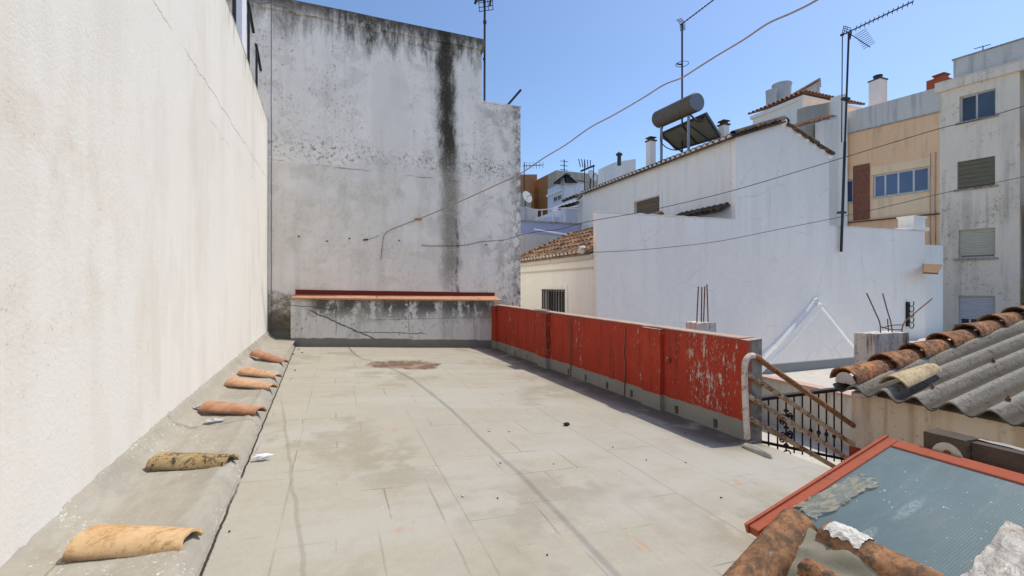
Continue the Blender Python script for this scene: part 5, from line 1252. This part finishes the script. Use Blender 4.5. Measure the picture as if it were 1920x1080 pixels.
t6 = thing('orange_house', atY(990, 537, 40), 'orange brown house at the left of the far cluster beside the party wall', 'house')
wbox('wall', 950, 1001, 325, 38, 5, M_ORANGE, t6, yt2=333); wbox('wall', 950, 1007, 327, 41, 5, M_ORANGE, t6); wbox('wall', 950, 996, 362, 36, 1.5, M_BEIGE, t6)
def mast(px, y0_, y1_, Y, label, kind=0):
    a, b = atY(px, y1_, Y), atY(px, y0_, Y); an = thing('television_antenna', a, label, 'antenna')
    g = G(); g.tube([a - V3((0, 0, .6)), b], .0011 * Y, 5); g.build('mast', M_MAST, an)
    if kind == 0: yagi(an, b - V3((0, 0, .3)), (.8, -.5, 0), 1.5, 6, .3, .25, (0, 0, 1), False, .03)
    if kind == 1:
        g = G()
        for k in range(4): g.tube([b - V3((.35, 0, .15 + k * .35)), b + V3((.35, 0, -.15 - k * .35))], .03, 4)
        g.build('elements', M_MAST, an)
    if kind == 2:
        g = G(); g.tube([b + V3((.05, 0, 0)), b - V3((.62, -.2, .30))], .05, 5); g.build('elements', M_MAST, an)
    if kind == 3:
        g = G()
        for k in range(5): g.tube([b + V3((-.4 + k * .2, 0, 0)), b + V3((-.34 + k * .17, -.1, -.5))], .03, 4)
        g.tube([b - V3((.5, 0, 1.3)), b + V3((.5, 0, -1.3))], .03, 4); g.build('elements', M_MAST, an)
mast(983, 304, 345, 36, 'antenna mast over the orange house at the party wall corner', 0)
mast(1058, 299, 322, 37, 'antenna with short cross bars on the beige house top', 1)
mast(1096, 299, 347, 27, 'pale antenna with drooping elements on the white block', 3)
mast(1113, 310, 336, 22.5, 'short antenna slanting left over the tiled eave', 2)
def dish(px, py, Y, r, label, mat=M_DISH):
    p = atY(px, py, Y); d = thing('satellite_dish', p, label, 'satellite dish'); ax = V3((.35, -.9, .3)).normalized()
    g = G(); g.lathe(p, [(r, .16 * r / .5), (r * .75, .07), (r * .4, .02), (r * .05, .0), (r * .4, .035), (r * .75, .09), (r, .19 * r / .5)], 18, ax); g.build('dish', mat, d, smooth=True)
    g = G(); g.tube([p, p + ax * .6 * r / .5], .02, 5); g.tube([p - ax * .02, p - ax * .1 - V3((0, 0, .9))], .04, 5); g.build('arm', M_DKMET, d)
dish(986, 371, 33, .46, 'big pale satellite dish in front of the orange house')
dish(1108, 331, 23, .32, 'small grey satellite dish peeping over the tiled eave', M_GALV)
t7 = thing('roof_hut', atY(1170, 310, 29), 'small white roof hut with a dark pipe beyond the tiled eave', 'hut')
wbox('wall', 1153, 1192, 304, 29, 2, M_UPW, t7, zb=4, yt2=298); g = G(); a = atY(1161, 310, 27.5); b = atY(1161, 291, 27.5); g.tube([a, b], .12, 8); g.lathe(b, [(.2, 0), (.2, .08), (.05, .2)], 10); g.build('flue', M_DKMET, t7)

# ---- wires
def wire(name, pts, r, mat, label, n=8):
    g = G(); g.tube(smoothpath([atY(*p) for p in pts], n), r, 6); return setp(g.build(name, mat, smooth=True), label, 'cable')
YV = lambda px: VG / (CC - SS * (px - 960) / FOC) - .03
def shk(px, py, us):
    # depth at which a point on this sight line drops its shadow on the floor strip at x = us
    q = ray(px, py); ct = 1 / math.tan(radians(60.5)); return (us + ct * EYE) / (q.x - ct * q.z)
cab = thing('overhead_cable', atY(975, 325, 9), 'thick beige cable swooping from the party wall over the sky to the upper right', 'cable')
P = [(x, y, min(YV(x), shk(x, y, u))) for x, y, u in ((792, 408, 9), (835, 390, .45), (880, 370, .72), (935, 345, .98), (975, 326, 1.12), (1020, 296, 1.2), (1060, 272, 1.26), (1105, 240, 1.3), (1150, 216, 1.32), (1205, 184, 1.34), (1245, 159, 1.35), (1278, 146, 1.36), (1310, 126, 1.37), (1345, 104, 1.38), (1395, 74, 1.38), (1440, 44, 1.38), (1485, 24, 1.38), (1530, 1, 1.38), (1600, -45, 1.38), (1720, -130, 1.38), (1900, -270, 1.38))]
Q = smoothpath([atY(*p) for p in P], 5)
g = G(); g.tube(Q, [.0076 + .0044 * min(1, max(0, (p.y - 4) / 6)) for p in Q], 8); g.build('cable', M_CABLE, cab, smooth=True)
P = [(790, 409), (765, 418), (742, 427), (727, 434), (720, 442), (717, 458), (714, 487)]
g = G(); g.tube(smoothpath([atY(x, y, YV(x)) for x, y in P], 5), .0075, 6); g.build('cable_tail', M_CORD, cab, smooth=True)
g = G(); p = atY(784, 411, YV(784)); g.grid(blob(p, .09, .025, .03, 4, .0), 10, 8); g.build('tape_joint', M_CABLEF, cab, smooth=True)
hk = thing('wall_hook', atY(685, 449, YV(685)), 'tiny red hook with a thread on the party wall', 'hook')
g = G(); g.tube([atY(681, 450, YV(681)), atY(690, 449, YV(690))], .02, 6); g.build('hook', M_FLASH, hk); g = G(); g.tube([atY(690, 449, YV(690)), atY(712, 442, YV(712))], .004, 4); g.build('thread', M_WIRE, hk)
wire('thin_cable', [(790, 459, YV(790)), (800, 461, YV(800)), (830, 461, YV(830)), (868, 460, YV(868)), (905, 453, YV(905)), (945, 450, YV(945)), (975, 441, 11.9), (1010, 434, 11.4), (1050, 430, 10.8), (1100, 416, 10.3), (1190, 400, 10), (1300, 376, 9.6), (1400, 350, 9.3), (1580, 296, 8.9), (1755, 243, 8.5), (1830, 225, 8.3), (1920, 199, 8.2), (2050, 160, 8)], .0075, M_WIRE, 'thin black cable running from the party wall across the white house to the upper right')
wire('thin_cable', [(1112, 473, 11.1), (1180, 470, 11.2), (1260, 463, 11.3), (1350, 452, 11.3), (1460, 430, 11.2), (1560, 410, 11), (1660, 388, 10.8), (1760, 364, 10.6), (1850, 346, 10.5), (1920, 331, 10.4), (2050, 300, 10)], .0075, M_WIRE, 'thin black cable running lower across the shaded side wall to the right')
for px, py in ((560, 443), (613, 452), (655, 447), (748, 451), (912, 459)):
    p = atY(px, py, YV(px)); g = G(); g.lathe(p, [(.012, -.02), (.020, 0), (.008, .03)], 8, (0, -1, 0)); setp(g.build('wall_fixing', M_STONE), 'small dark plugged fixing in a row across the party wall', 'wall fixing', 'fixings across the party wall')
# ---- ground
g = G(); g.box(-300, 300, -300, 300, -6.5, -6.0); setp(g.build('ground', M_GROUND), kind='structure')
# ================================================================== LIGHT AND CAMERA
EL, AZ = radians(60.5), TH * 0 + radians(1.6)         # the sun stands just behind the plane of the party wall
w = bpy.data.worlds.new('World'); sc.world = w; w.use_nodes = True; nt = w.node_tree; nt.nodes.clear()
sky = nt.nodes.new('ShaderNodeTexSky'); sky.sky_type = 'NISHITA'; sky.sun_disc = False; sky.sun_elevation = EL; sky.sun_rotation = pi / 2 - AZ
sky.altitude = 50; sky.air_density = 1.0; sky.dust_density = .9; sky.ozone_density = 5.5
bg = nt.nodes.new('ShaderNodeBackground'); bg.inputs[1].default_value = .15; o = nt.nodes.new('ShaderNodeOutputWorld')
nt.links.new(sky.outputs[0], bg.inputs[0]); nt.links.new(bg.outputs[0], o.inputs[0])
ld = bpy.data.lights.new('sun', 'SUN'); ld.energy = 2.75; ld.angle = radians(.65); ld.color = (1.0, .935, .81)
lo = bpy.data.objects.new('sun', ld); COL.objects.link(lo); lo.location = (20, 0, 30)
dv = V3((cos(EL) * cos(AZ), cos(EL) * sin(AZ), sin(EL))); lo.rotation_euler = dv.to_track_quat('Z', 'Y').to_euler()
cd = bpy.data.cameras.new('camera'); cam = bpy.data.objects.new('camera', cd); COL.objects.link(cam); sc.camera = cam
cd.sensor_width = 36; cd.lens = FOC / 1920 * 36; cd.shift_y = (HOR - 540) / 1920; cd.clip_start = .05; cd.clip_end = 1500
cam.location = (0, 0, EYE); cam.rotation_euler = (pi / 2, 0, -TH)
sc.view_settings.view_transform = 'Standard'; sc.view_settings.look = 'None'; sc.view_settings.exposure = 0.31; sc.view_settings.gamma = 1.0
sc.view_settings.use_curve_mapping = False
sc.cycles.max_bounces = 8; sc.cycles.diffuse_bounces = 5; sc.cycles.use_denoising = True
